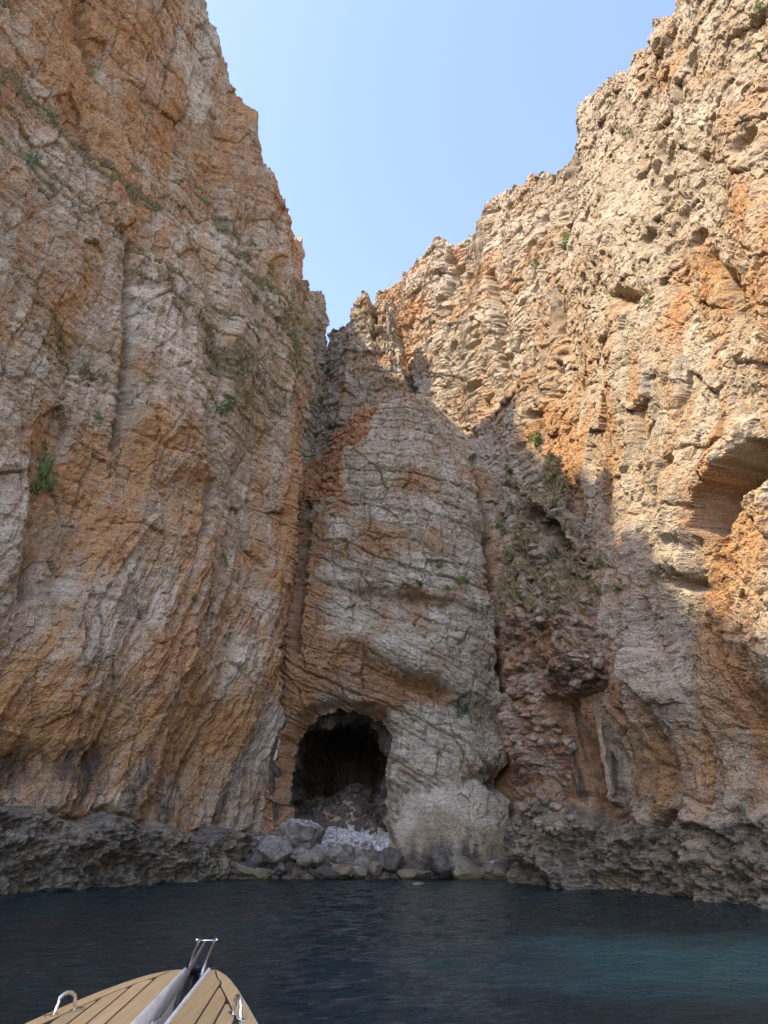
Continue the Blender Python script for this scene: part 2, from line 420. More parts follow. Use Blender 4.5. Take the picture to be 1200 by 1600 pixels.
LEFT_SKY = [(-900, -9000), (0, -1500), (205, -260), (318, 0), (330, 60), (345, 95), (366, 145), (384, 163), (386, 205), (405, 265), (432, 310), (456, 375), (472, 425), (486, 462), (490, 470), (498, 1600)]
left_plan = [(-44, -28), (-34, -6), (-29, 6), (-24, 17), (-20, 25), (-16.2, 31.4), (-12.2, 37), (-9.0, 41.6), (-7.1, 44.3), (-6.75, 45.4), (-7.4, 47.5), (-8.6, 52), (-9.5, 60), (-10, 68)]
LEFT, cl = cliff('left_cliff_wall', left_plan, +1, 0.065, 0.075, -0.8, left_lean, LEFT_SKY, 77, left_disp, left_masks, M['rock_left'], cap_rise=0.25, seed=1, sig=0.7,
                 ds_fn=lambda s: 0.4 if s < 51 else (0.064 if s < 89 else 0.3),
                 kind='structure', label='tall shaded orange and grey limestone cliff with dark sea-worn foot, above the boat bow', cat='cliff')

# ---- back wall with the cave
CAVE = [(436, 1400), (437, 1290), (433, 1235), (432, 1195), (440, 1158), (458, 1130), (486, 1108), (528, 1098), (570, 1104), (602, 1122), (619, 1152), (614, 1190), (603, 1216), (609, 1255), (607, 1400)]
SLAB = [(640, 1240), (700, 1232), (800, 1236), (815, 1400), (610, 1400), (615, 1300)]

def back_lean(s, z, X, Y):
    return 0.30 * np.maximum(z - 13, 0) + 0.25 * np.maximum(z - 30, 0) - 0.5 * sst(9, 13, z) * sst(20, 13, z)

def back_disp(c):
    s, z, px, py = c.s, c.z, c.px, c.py
    wx = 0.5 * fbm(s * 0.2, z * 0.2, 3, 201); wz = 0.5 * fbm(s * 0.15, z * 0.15, 3, 202)
    dip = np.interp(z, [0, 20, 30, 45], [0.55, 0.30, 0.08, 0.02])
    zt = z + dip * (s - 8) + wz
    D = 0.35 * fbm(s * 0.15, z * 0.08, 3, 204, 0.4)
    o1, d1 = strata(s + wx, zt, 0.9, 2.4, 211, 1.8); o2, d2 = strata(s + wx, zt, 0.25, 0.6, 212, 2.6)
    up = sst(25, 33, z)
    D = D + (0.34 - 0.14 * up) * o1 + 0.11 * o2 - 0.22 * np.exp(-(d1 / 0.07) ** 2) - 0.10 * np.exp(-(d2 / 0.05) ** 2)
    D = D + (1 - 0.6 * up) * (0.32 * facets(s + wx, zt, 2.0, 221, 0.9, 1.3)) + 0.11 * facets(s, zt, 0.8, 222, 1.0, 1.4) + 0.07 * facets(s, zt, 0.42, 223, 1.1, 1.3) + 0.05 * facets(s, z, 0.22, 225, 1.1) + 0.09 * fbm(s * 2, z * 2, 3, 224)
    # smooth upright slab at the water and the ledges that slope down to the right
    sl = sst(8, -8, sdist(px + 14 * perlin(s * 1.1, z * 1.1, 235), py + 26 * facets(s, z, 0.9, 236), SLAB)) * 0.86; smooth = 0.30 + 0.05 * (6 - z) - 0.10 * fbm(s * 0.5, z * 0.3, 3, 231) - 0.07 * facets(s, z, 1.4, 232, 0.6, 0.4) + 0.05 * facets(s, z, 0.6, 234, 0.8) + 0.04 * fbm(s * 3, z * 1.2, 2, 233)
    D = D * (1 - sl) + sl * smooth
    D = D + 0.8 * np.exp(-(pdist(px, py, [(560, 1000), (700, 1060), (770, 1100)]) / 20) ** 2) + 0.5 * np.exp(-(pdist(px, py, [(660, 800), (740, 815)]) / 14) ** 2)
    D = D + 0.6 * np.exp(-(pdist(px, py, [(520, 900), (620, 915), (760, 945)]) / 10) ** 2) - 0.7 * np.exp(-(pdist(px, py, [(570, 925), (700, 945)]) / 9) ** 2)
    D = D - 0.9 * np.exp(-(pdist(px, py, [(640, 1065), (690, 1085)]) / 13) ** 2)
    D = D - 1.6 * blob(px, py, 785, 1222, 22, 16) - 0.5 * np.exp(-(pdist(px, py, [(730, 1222), (770, 1205)]) / 8) ** 2)
    D = D - 1.5 * np.exp(-(np.maximum(sdist(px + 9 * perlin(s * 1.2, z * 1.2, 250), py, CAVE) + 4, 0) / 9) ** 2)      # lip of the cave turning in
    # fissure on the right, cleft on the left, red gully at the upper left
    D = D + crack(c, [(745, 720), (768, 850), (788, 960), (800, 1150), (806, 1400)], 6, 2.4) + crack(c, [(480, 790), (470, 900), (460, 1010)], 5, 1.8)
    D = D - 1.6 * sst(4, -6, sdist(px, py, [(470, 630), (590, 630), (560, 690), (530, 700), (525, 765), (470, 770)]))
    return D

def back_masks(c):
    s, z, px, py = c.s, c.z, c.px, c.py
    pt = fbm(s * 0.3, z * 0.35, 4, 241); st = fbm(s * 0.8, z * 0.15, 3, 242)
    org = 0.24 + 0.42 * pt + 0.2 * st
    for cx, cy, rx, ry, k in ((500, 820, 45, 130, .35), (520, 1070, 110, 45, .55), (455, 1080, 40, 60, .5), (660, 1080, 50, 22, .5), (640, 830, 50, 25, .3), (700, 930, 60, 18, .35), (480, 960, 30, 100, .4),
                              (720, 1200, 60, 20, .3), (640, 720, 60, 40, .2), (690, 1150, 90, 60, -.4), (720, 1290, 110, 60, -.8), (730, 850, 50, 60, -.4), (740, 1000, 60, 80, -.35), (620, 680, 60, 50, -.3), (560, 740, 50, 50, -.2)):
        org = org + k * blob(px, py, cx, cy, rx, ry)
    red = np.exp(-(pdist(px, py, [(745, 740), (768, 850), (790, 960), (800, 1150), (808, 1340)]) / 14) ** 2)
    gul = sst(12, -12, sdist(px, py, [(470, 630), (590, 630), (560, 690), (530, 700), (525, 770), (470, 780)]))
    org = org + 0.7 * red + 0.8 * gul + 0.4 * sst(484, 470, px)
    sl = sst(8, -6, sdist(px, py, SLAB))
    pale = 0.24 - 0.35 * pt + 0.3 * st + 0.35 * blob(px, py, 690, 1180, 80, 90) + 0.15 * blob(px, py, 620, 900, 120, 200) + sl * 0.5 * sst(1.6, 5.5, z)
    dark = 0.05 + 0.25 * fbm(s * 1.1, z * 0.1, 3, 243) + 0.35 * sl * sst(3.4, 1.0, z) + 0.25 * sst(2.5, 0.3, z)
    up = sst(-0.9, -2.0, c.slope)
    ol = 0.10 + 0.42 * up * sst(13, 20, z) + 0.22 * fbm(s * 1.0, z * 1.0, 3, 245) + 0.16 * blob(px, py, 620, 860, 140, 120) - sl - gul
    ks = 0.75 * sst(1.5, 0.6, z + 0.3 * pt)
    return np.stack([org, dark, pale, ol], -1), ks

BACK_SKY = [(300, 640), (475, 640), (500, 638), (580, 636), (610, 624), (640, 616), (690, 622), (722, 648), (742, 668), (758, 708), (780, 750), (796, 790), (900, 830)]
back_plan = [(-13, 51), (-9.5, 47.5), (-7.8, 45.6), (-6.2, 44.6), (-3, 44.0), (2, 43.9), (5.5, 44.1), (8, 44.8), (10.5, 46.5), (14, 50)]
BACK, cb = cliff('back_cliff_wall', back_plan, +1, 0.06, 0.06, -0.8, back_lean, BACK_SKY, 46, back_disp, back_masks, M['rock_back'], cap_rise=0.25, seed=2, jag=0.3,
                 hole=lambda c: sdist(c.px + 9 * perlin(c.s * 1.2, c.z * 1.2, 250) + 4 * facets(c.s, c.z, 1.1, 252), c.py + 5 * facets(c.s, c.z, 1.2, 251), CAVE) < -4, kind='structure', label='grey bedded rock face closing the gorge, with a dark cave at its foot', cat='cliff')

# ---- right cliff, from beside the boat to the far skyline
def right_lean(s, z, X, Y):
    near = sst(46, 38, Y)
    L = near * (0.07 * np.minimum(z, 22) + 0.20 * np.maximum(z - 22, 0)) + (1 - near) * (0.10 * z + 0.10 * np.maximum(z - 45, 0))
    L = L + near * (1.1 * sst(8, 4.5, z) - 0.6 * sst(2.9, 2.3, z + 0.4 * np.sin(s * 1.1) * np.sin(s * 0.39)))
    L = L + (1 - near) * (1.5 * sst(38.5, 39.5, z))
    return L

NOTCH = [(1196, 688), (1150, 735), (1112, 782), (1104, 825), (1118, 850), (1142, 845), (1160, 805), (1192, 770), (1230, 740), (1230, 690)]
def right_disp(c):
    s, z, px, py = c.s, c.z, c.px, c.py
    far = sst(38, 46, c.Y0) + 0 * s
    wx = 0.5 * fbm(s * 0.15, z * 0.15, 3, 301); wz = 0.4 * fbm(s * 0.15, z * 0.12, 3, 302)
    D = 1.2 * fbm(s * 0.10, z * 0.06, 3, 304, 0.4) + 0.35 * ridged((s + wx) * 0.15, z * 0.03, 2, 305)
    hi = sst(20, 32, z)
    zt = z - 0.35 * (s - 30) * (1 - far) + wz
    o1, d1 = strata(s + wx, zt, 0.9, 2.2, 311, 2.0); o2, d2 = strata(s + wx, zt, 0.25, 0.7, 312, 2.2)
    o3, d3 = strata(s + wx, z + 0.05 * s + 0.5 * wz, 0.5, 1.6, 313, 2.0)
    D = D + hi * (1 - far) * (0.12 * o1 + 0.10 * o2) + far * (0.10 * o3 + 0.08 * o2 + 0.34 * facets(s + wx, z, 1.8, 345, 0.8, 0.5) - 0.16 * np.exp(-(d3 / 0.08) ** 2))
    fs = s - 0.30 * z + wx
    D = D + (1 - hi) * (1 - far) * (0.28 * ridged(fs * 0.5, z * 0.05, 2, 321) + 0.14 * ridged(fs * 1.5, z * 0.07, 3, 322) + 0.14 * facets(fs, z, 1.5, 323, 0.9, 0.3))
    f1, f2, *_ = worley((s + wx) * 0.62, (z + 0.3 * s) * 0.8, 331)
    D = D + hi * 0.20 * (0.5 - f1) + 0.42 * facets(s + wx, z + 0.4 * s, 2.8, 341, 0.8, 0.8) + (0.07 + 0.09 * hi) * facets(s + 0.4 * wx, z + 0.3 * s, 0.9, 342, 1.1, 0.8) + (0.06 + 0.03 * hi) * facets(s, z, 0.46, 343, 1.1) + 0.045 * facets(s, z, 0.22, 344, 1.1)
    D = D + 0.08 * fbm(s * 1.8, z * 1.8, 4, 351)
    # scattered solution pockets
    p1, _, _, _, qx, qy = worley(s * 0.42, z * 0.5, 361)
    D = D - 1.2 * (h2(qx, qy, 362) > 0.80) * sst(0.32, 0.10, p1) * sst(14, 20, z)
    nd = sdist(px, py, NOTCH)
    D = D - 3.6 * np.clip(1.6 - pdist(px, py, [(1230, 660), (1196, 688), (1150, 735), (1112, 782), (1104, 825), (1118, 850)]) / 54, 0, 1) * sst(1, -7, nd) + 0.35 * facets(s, z, 0.9, 365) * sst(4, -20, nd) + 0.9 * np.exp(-(pdist(px, py, [(1185, 680), (1100, 775), (1095, 830)]) / 26) ** 2) * (nd > 0)
    D = D - 1.5 * blob(px, py, 988, 466, 22, 12) - 1.0 * blob(px, py, 1088, 912, 14, 8) + 0.7 * blob(px, py, 1080, 880, 24, 22)
    D = D + crack(c, [(900, 180), (888, 300), (872, 420), (878, 540), (862, 620)], 6, 1.0) + crack(c, [(770, 430), (785, 500), (780, 575)], 5, 1.4) + crack(c, [(610, 470), (628, 560), (645, 612)], 5, 1.6)
    D = D + 1.0 * blob(px, py, 690, 420, 18, 60) + 0.8 * blob(px, py, 745, 520, 34, 55) + crack(c, [(709, 395), (712, 440), (705, 460)], 4, 1.2)
    D = D + crack(c, [(1110, 400), (1140, 440), (1150, 480)], 12, 0.9) + crack(c, [(940, 700), (948, 800)], 6, 0.6) + crack(c, [(840, 600), (838, 690)], 5, 0.9)
    kz = sst(3.0, 2.2, z + 0.7 * perlin(s * 0.4, z * 0.2, 371) + 0.4 * perlin(s * 1.3, z, 372)); c.kz = kz; c.far = far
    return D * (1 - 0.8 * kz) + kz * (0.8 * karst(c, 381) + 0.15 - 0.15 * sst(1.5, 0, z))

def right_masks(c):
    s, z, px, py = c.s, c.z, c.px, c.py
    fs = s - np.where(z < 20, 0.30, 0.0) * z
    st = fbm(fs * 0.6, z * 0.06, 4, 401); st2 = fbm(fs * 1.8, z * 0.15, 3, 402); pt = fbm(s * 0.22, z * 0.22, 4, 403)
    org = 0.30 + 0.30 * pt + 0.34 * st * sst(34, 24, z) + 0.12 * st
    for cx, cy, rx, ry, k in ((900, 740, 60, 120, .32), (1180, 850, 50, 120, .45), (1170, 330, 40, 60, .5), (1140, 440, 40, 40, .35), (1190, 480, 30, 40, .4), (1080, 1210, 80, 70, .4), (640, 500, 40, 60, .3),
                              (1050, 120, 60, 30, .35), (880, 640, 30, 90, .35), (1010, 650, 80, 80, .15), (1180, 1050, 60, 140, .2), (740, 440, 30, 40, .25),
                              (1030, 280, 120, 120, -.35), (690, 420, 22, 50, -.4), (720, 540, 60, 40, -.25), (1030, 1000, 40, 90, -.35), (1060, 1130, 40, 50, -.3), (960, 230, 50, 100, -.2)):
        org = org + k * blob(px, py, cx, cy, rx, ry)
    dark = 0.06 + 0.28 * fbm(fs * 1.0, z * 0.07, 3, 405) * sst(26, 12, z) + 0.25 * sst(7, 4, z)
    pale = 0.26 + 0.34 * st2 - 0.25 * pt + 0.12 * sst(20, 30, z) + 0.3 * blob(px, py, 780, 720, 60, 40) + 0.25 * blob(px, py, 1010, 960, 50, 90)
    up = sst(-0.9, -2.2, c.slope)
    ol = 0.06 + 0.20 * up * sst(16, 26, z) + 0.22 * fbm(s * 0.9, z * 0.9, 3, 408)
    return np.stack([org, dark, pale, ol], -1), c.kz

RIGHT_SKY = [(540, 480), (574, 470), (580, 456), (606, 442), (626, 428), (650, 408), (672, 400), (680, 382), (692, 377), (706, 381), (712, 396), (722, 385), (750, 370), (757, 345), (758, 314), (775, 305), (800, 302),
             (830, 292), (850, 278), (876, 276), (886, 266), (895, 228), (905, 166), (930, 145), (960, 124), (985, 112), (1000, 88), (1030, 60), (1036, 34), (1060, 22), (1066, 0), (1300, -260), (2500, -1500)]
right_plan = [(-8.0, 65.2), (-3.5, 62), (-0.5, 60.2), (2.0, 58.2), (5.0, 55.2), (7.6, 51), (9.6, 46), (10.4, 41), (10.6, 37), (10.9, 33), (11.5, 28.5), (12.6, 24.2), (15.2, 17.5), (19, 9), (23, -2)]
RIGHT, cr = cliff('right_cliff_wall', right_plan, +1, 0.065, 0.078, -0.8, right_lean, RIGHT_SKY, 84, right_disp, right_masks, M['rock_right'], cap_rise=0.12, seed=3, sig=0.7, s_off=5.522,
                  ds_fn=lambda s: 0.075 if s < 19.5 else (0.064 if s < 59.5 else 0.3),
                  kind='structure', label='sunlit pale limestone cliff with pocketed overhangs, shadowed towards the water', cat='cliff')

# ---- rubbly buttress in front of the right cliff
def but_lean(s, z, X, Y):
    rt = sst(7.6, 9.4, X)
    L = (1 - rt) * (0.03 * z + 0.5 * np.maximum(z - 17, 0)) + rt * (0.72 * np.maximum(z - 13.2, 0) + 2.4 * sst(8.6, 7.8, z) - 1.6 * sst(3.6, 2.6, z))
    return L + 0.6 * sst(5.5, 4.2, z) * (1 - rt) - 0.5 * sst(3.6, 2.6, z) * (1 - rt)

def but_disp(c):
    s, z, px, py = c.s, c.z, c.px, c.py
    wx = 0.5 * fbm(s * 0.3, z * 0.3, 3, 501)
    f1, f2, dx, dy, qx, qy = worley((s + wx) * 1.5, z * 2.1, 502); g1, g2, *_r = worley((s + wx) * 3.6, z * 4.6, 503)
    D = 0.7 * fbm(s * 0.3, z * 0.2, 3, 504) + 0.42 * (0.55 - f1) * (0.4 + h2(qx, qy, 505)) + 0.17 * (0.5 - g1) + 0.40 * facets(s, z, 1.3, 506, 1.0) + 0.14 * facets(s, z, 0.5, 507) + 0.08 * fbm(s * 3, z * 3, 3, 508)
    o, d = strata(s + wx, z + 0.3 * wx, 0.45, 1.2, 509, 2.0)
    D = D + 0.4 * o * sst(7.5, 9, z) - 0.12 * np.exp(-(d / 0.06) ** 2)
    D = D + 1.1 * blob(px, py, 930, 1010, 60, 75)
    cur = sst(8.6, 7.8, z) * sst(3.2, 4.2, z) * sst(880, 900, px)
    fl = 0.22 * ridged(s * 0.9, z * 0.03, 3, 511) + 0.06 * facets(s, z, 0.5, 512)
    D = D * (1 - 0.85 * cur) + cur * fl
    kz = sst(3.8, 2.7, z + 0.6 * perlin(s * 0.5, z * 0.2, 513)); c.kz = kz; c.cur = cur
    return D * (1 - 0.7 * kz) + kz * (karst(c, 514) + 0.3 - 0.3 * sst(1.4, 0, z))

def but_masks(c):
    s, z, px, py = c.s, c.z, c.px, c.py
    pt = fbm(s * 0.5, z * 0.5, 4, 521)
    f1, f2, dx, dy, qx, qy = worley(s * 1.5, z * 2.1, 502)
    org = 0.40 + 0.4 * pt + 0.25 * (h2(qx, qy, 522) - 0.5) + 0.35 * blob(px, py, 860, 1180, 60, 120) + 0.3 * c.cur * fbm(s * 1.4, z * 0.05, 2, 523) - 0.3 * sst(13, 17, z)
    dark = 0.12 + 0.2 * pt + c.cur * (0.10 + 0.6 * fbm(s * 4.5 + 0.4 * z, z * 0.12, 3, 524)) + 0.3 * blob(px, py, 905, 1060, 50, 30)
    pale = 0.28 - 0.3 * pt + 0.3 * (h2(qx, qy, 525) - 0.4)
    ol = 0.12 + 0.34 * sst(-0.35, -1.2, c.slope) * sst(10, 14, z) + 0.25 * fbm(s * 1.1, z * 1.1, 3, 526) + 0.12 * blob(px, py, 830, 900, 60, 100)
    return np.stack([org, dark, pale, ol], -1), c.kz

BUT_SKY = [(740, 790), (770, 765), (800, 757), (820, 738), (836, 690), (845, 680), (856, 690), (866, 720), (880, 785), (905, 815), (935, 852), (960, 890), (985, 915), (1010, 1000), (1100, 1200)]
but_plan = [(10.5, 47.5), (8.4, 44.5), (7.3, 41.5), (6.75, 39), (6.7, 37), (7.3, 35.4), (8.7, 34.0), (10.2, 32.6), (11.25, 31.5), (11.6, 31.6), (12.6, 33)]
BUTT, cu = cliff('rock_buttress', but_plan, +1, 0.06, 0.06, -0.8, but_lean, BUT_SKY, 29, but_disp, but_masks, M['rock_buttress'], cap_rise=0.0, cap_drop=-0.3, seed=4, jag=0.25, sig=0.35, cap=[0.05],
                 label='rubbly brown buttress of broken rock with grassy top, beside the narrow fissure', cat='buttress')

# ---- pinnacle at the head of the gully and the shaded wall behind the left cliff
def pin_disp(sd):
    def f(c):
        s, z = c.s, c.z
        wx = 0.6 * fbm(s * 0.3, z * 0.2, 3, sd)
        o1, d1 = strata(s + wx, z + wx, 0.6, 1.9, sd + 1, 1.3); o2, d2 = strata(s + wx, z, 0.25, 0.6, sd + 2, 2.0)
        return 0.7 * fbm(s * 0.2, z * 0.08, 3, sd + 3) + 0.35 * ridged((s + wx) * 0.22, z * 0.03, 2, sd + 4) + 0.5 * o1 + 0.2 * o2 - 0.2 * np.exp(-(d1 / 0.08) ** 2) + 0.35 * facets(s + wx, z, 1.3, sd + 5) + 0.15 * facets(s, z, 0.5, sd + 6) + 0.08 * fbm(s * 2, z * 2, 3, sd + 7) \
            + (crack(c, [(582, 465), (586, 500), (584, 530)], 4, 1.2) if sd == 600 else 0)
    return f
def pin_masks(sd, o0):
    def f(c):
        s, z = c.s, c.z
        pt = fbm(s * 0.4, z * 0.4, 4, sd + 20); st = fbm(s * 1.2, z * 0.15, 3, sd + 21)
        return np.stack([o0 + 0.4 * pt, 0.1 + 0.3 * st, 0.32 - 0.3 * pt, 0.08 + 0.2 * pt], -1), 0 * s
    return f
PIN_SKY = [(470, 640), (500, 600), (510, 545), (522, 522), (535, 512), (544, 502), (554, 486), (564, 472), (572, 467), (584, 470), (590, 478), (598, 474), (608, 478), (622, 486), (636, 520), (648, 590), (660, 640)]
PIN, cp = cliff('rock_pinnacle', [(-9, 64), (-7, 61), (-5.5, 59.4), (-2.5, 58.4), (0.5, 58.3), (2.5, 59), (4, 62)], +1, 0.07, 0.07, 34, lambda s, z, X, Y: 0.16 * (z - 38) + 0 * s, PIN_SKY, 70, pin_disp(600), pin_masks(600, 0.25),
                M['rock_right'], cap_rise=-0.9, seed=5, jag=0.22, cap=[0.3, 0.7, 1.3, 2.0, 3.0], label='pointed grey rock pinnacle at the head of the gully, tip in sunlight', cat='pinnacle')
FAR_SKY = [(440, 430), (478, 452), (490, 458), (510, 464), (520, 470), (525, 480), (526, 505), (530, 640)]
FARW, cf = cliff('upper_gully_wall', [(-11, 49), (-9.2, 53), (-7.9, 58), (-6.9, 63), (-6.3, 66.5), (-7.5, 70)], +1, 0.08, 0.08, 32, lambda s, z, X, Y: 0.06 * (z - 40) + 0 * s, FAR_SKY, 72, pin_disp(700), pin_masks(700, 0.18),
                 M['rock_back'], cap_rise=-0.2, seed=6, jag=0.4, kind='structure', label='shaded grey rock wall in the notch behind the tall cliff', cat='cliff')

# ------------------------------------------------------------------ sea
def sea_material():
    t = NT('sea_water', 0.06); p = t.pos()
    n = t.noise(p, 0.09, 3, 0.5, 0.6)
    mp = t.n('ShaderNodeMapping'); t.l(p, mp.inputs[0])
    mp.inputs['Location'].default_value = (-8.0 / 7.5, -15.5 / 5.5, 0); mp.inputs['Scale'].default_value = (1 / 7.5, 1 / 5.5, 0)
    ln = t.n('ShaderNodeVectorMath', operation='LENGTH'); t.l(mp.outputs[0], ln.inputs[0])
    patch = t.ramp(t.math('ADD', ln.outputs['Value'], t.math('MULTIPLY', t.math('SUBTRACT', t.noise(p, 0.35, 4, 0.6), 0.5), 1.3)), (0.35, 1.0), (1.0, 0.0))
    deep = t.mix(t.ramp(n, (0.4, 0.0), (0.65, 1.0)), (0.003, 0.015, 0.019), (0.005, 0.027, 0.032))
    col = t.mix(patch, deep, (0.020, 0.078, 0.078))
    rip = t.noise(t.maps(p, (1.0, 1.7, 1)), 5.5, 4, 0.6, 0.5); rip2 = t.noise(t.maps(p, (1.0, 1.5, 1)), 1.6, 3, 0.5, 0.3)
    nb = t.bump(rip2, 0.16, 0.7); nb = t.bump(rip, 0.09, 0.9, nb)
    t.b.inputs['IOR'].default_value = 1.333
    return t.out(col, None, nb)
M['sea'] = sea_material()
gx = np.r_[-900, -300, -100, -50, np.arange(-28, 24.01, 0.16), 50, 100, 300, 900]; gy = np.r_[-900, -300, -100, -30, -8, 0, np.arange(2, 46, 0.13), 60]
GX, GY = np.meshgrid(gx, gy, indexing='ij')
GZ = 0.045 * fbm(GX * 0.6 + 0.2 * GY, GY * 0.9, 4, 801, 0.55) + 0.018 * ridged(GX * 1.1, GY * 1.9, 2, 805)
fade = ((GX > -28.1) & (GX < 24.1) & (GY > 1.9) & (GY < 46)).astype(float)
I = np.arange(GX.size).reshape(GX.shape)
F = np.stack([I[:-1, :-1], I[1:, :-1], I[1:, 1:], I[:-1, 1:]], -1).reshape(-1, 4)
SEA = obj('sea', new_mesh('sea', np.stack([GX, GY, GZ * fade], -1).reshape(-1, 3), F, M['sea'], True), kind='structure', label='dark rippled sea water filling the cove', cat='water')
# ------------------------------------------------------------------ cave tunnel, floor and shore
mouth = [at(px, py, 44.0) for px, py in CAVE]
ol_ = np.array([(p.x, max(p.z, -0.9)) for p in mouth])
L = np.r_[0, np.cumsum(np.hypot(*np.diff(ol_, axis=0).T))]
uu = np.arange(0, L[-1], 0.11)
OX = np.interp(uu, L, ol_[:, 0]); OZ = np.interp(uu, L, ol_[:, 1])
XC = 0.5 * (OX.min() + OX.max())
dep = np.r_[-0.2, 0.0, np.arange(0.15, 17.6, 0.16)]
sc_ = np.interp(dep, [-0.2, 0.0, 0.9, 2.0, 2.6, 4.5, 12, 16.0, 17.5], [1.20, 1.12, 1.05, 1.0, 0.92, 0.98, 1.0, 0.8, 0.4])
UU, DD = np.meshgrid(uu, dep, indexing='ij')
rad = 0.6 * fbm(UU * 0.45, DD * 0.35, 3, 901) + 0.30 * ridged(UU * 0.9, DD * 0.15, 2, 902) + 0.35 * facets(UU, DD, 1.0, 903) + 0.12 * facets(UU, DD, 0.4, 904)
rad = rad * sst(0.2, 1.2, DD)
bx_ = OX[:, None] - XC; bz_ = OZ[:, None] - 2.5; rr = np.hypot(bx_, bz_) + 1e-6
TX = XC + bx_ * sc_[None] - bx_ / rr * rad; TZ = 2.5 + bz_ * sc_[None] - bz_ / rr * rad * 0.7
TY = 45.0 + DD + 0.5 * (DD < 0) + 0.25 * facets(UU, DD, 0.8, 905)
I = np.arange(UU.size).reshape(UU.shape)
F = np.stack([I[:-1, :-1], I[:-1, 1:], I[1:, 1:], I[1:, :-1]], -1).reshape(-1, 4)
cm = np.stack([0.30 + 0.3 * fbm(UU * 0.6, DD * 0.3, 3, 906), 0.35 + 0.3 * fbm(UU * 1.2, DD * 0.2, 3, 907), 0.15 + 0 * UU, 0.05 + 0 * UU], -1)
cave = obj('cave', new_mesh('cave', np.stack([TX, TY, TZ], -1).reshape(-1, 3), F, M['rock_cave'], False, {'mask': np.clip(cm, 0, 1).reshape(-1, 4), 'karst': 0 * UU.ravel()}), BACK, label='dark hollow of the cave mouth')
# end wall of the cave
ex, ez = np.meshgrid(np.arange(-8, 3, 0.12), np.arange(-0.5, 11, 0.12), indexing='ij')
ey = 61.5 + 0.5 * ridged(ex * 0.7, ez * 0.08, 3, 911) + 0.4 * facets(ex, ez, 1.0, 912) - 0.10 * ez
I = np.arange(ex.size).reshape(ex.shape); F = np.stack([I[:-1, :-1], I[1:, :-1], I[1:, 1:], I[:-1, 1:]], -1).reshape(-1, 4)
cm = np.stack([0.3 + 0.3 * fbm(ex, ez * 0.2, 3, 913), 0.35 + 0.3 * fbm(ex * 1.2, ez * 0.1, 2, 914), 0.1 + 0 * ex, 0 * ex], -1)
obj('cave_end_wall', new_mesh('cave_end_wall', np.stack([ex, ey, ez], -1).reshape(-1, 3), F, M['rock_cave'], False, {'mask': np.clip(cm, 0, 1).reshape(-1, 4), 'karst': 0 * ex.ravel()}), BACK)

def floor_z(x, y):
    sh = np.interp(x, [-12, -7.5, -5.5, -1, 1.2, 3, 6.5, 9], [0.5, 0.45, 0.2, 0.15, 0.0, -0.35, -0.5, -0.6])
    front = np.interp(y + 0 * x, [40, 41.4, 42.0, 42.7, 43.8, 46, 50, 54, 63], [-1.2, -0.5, 0.05, 0.55, 1.15, 2.0, 3.3, 4.3, 4.8])
    low = np.interp(y + 0 * x, [40, 41.4, 42.0, 42.7, 43.8, 57], [-1.2, -0.5, 0.0, 0.35, 0.7, 0.9])
    k = sst(2.4, 0.6, x) * sst(-8.2, -6.2, x)
    front = front + (1.3 * np.exp(-((x + 2.2) / 1.9) ** 2) - 0.5) * sst(46, 50, y) + 0.5 * perlin(x * 0.5, y * 0.3, 930) * sst(44, 48, y)
    return k * front + (1 - k) * low + sh * 0.6
fx, fy = np.meshgrid(np.arange(-12, 9, 0.09), np.arange(40, 62, 0.09), indexing='ij')
fz = floor_z(fx, fy) + 0.22 * facets(fx, fy, 0.9, 921) + 0.14 * facets(fx, fy, 0.38, 922) + 0.2 * fbm(fx * 0.6, fy * 0.6, 3, 923) + 0.05 * fbm(fx * 4, fy * 4, 2, 924)
I = np.arange(fx.size).reshape(fx.shape); F = np.stack([I[:-1, :-1], I[1:, :-1], I[1:, 1:], I[:-1, 1:]], -1).reshape(-1, 4)
inc = sst(47.5, 45.2, fy) * sst(43.0, 43.8, fy) * sst(1.4, 0.2, fx) * sst(-6.0, -4.6, fx)
cm = np.stack([0.28 + 0.3 * fbm(fx * 0.7, fy * 0.7, 3, 925) + 0.2 * sst(46.5, 49, fy), 0.2 + 0.25 * fbm(fx, fy, 3, 926) + 0 * fx, 0.25 + 0.6 * inc, 0.05 + 0 * fx], -1)
obj('cave_floor', new_mesh('cave_floor', np.stack([fx, fy, fz], -1).reshape(-1, 3), F, M['rock_back'], False, {'mask': np.clip(cm, 0, 1).reshape(-1, 4), 'karst': np.clip(0.9 * sst(1.1, 0.5, fz), 0, 1).ravel()}),
    kind='structure', label='rubble slope rising from the shore into the cave', cat='ground')

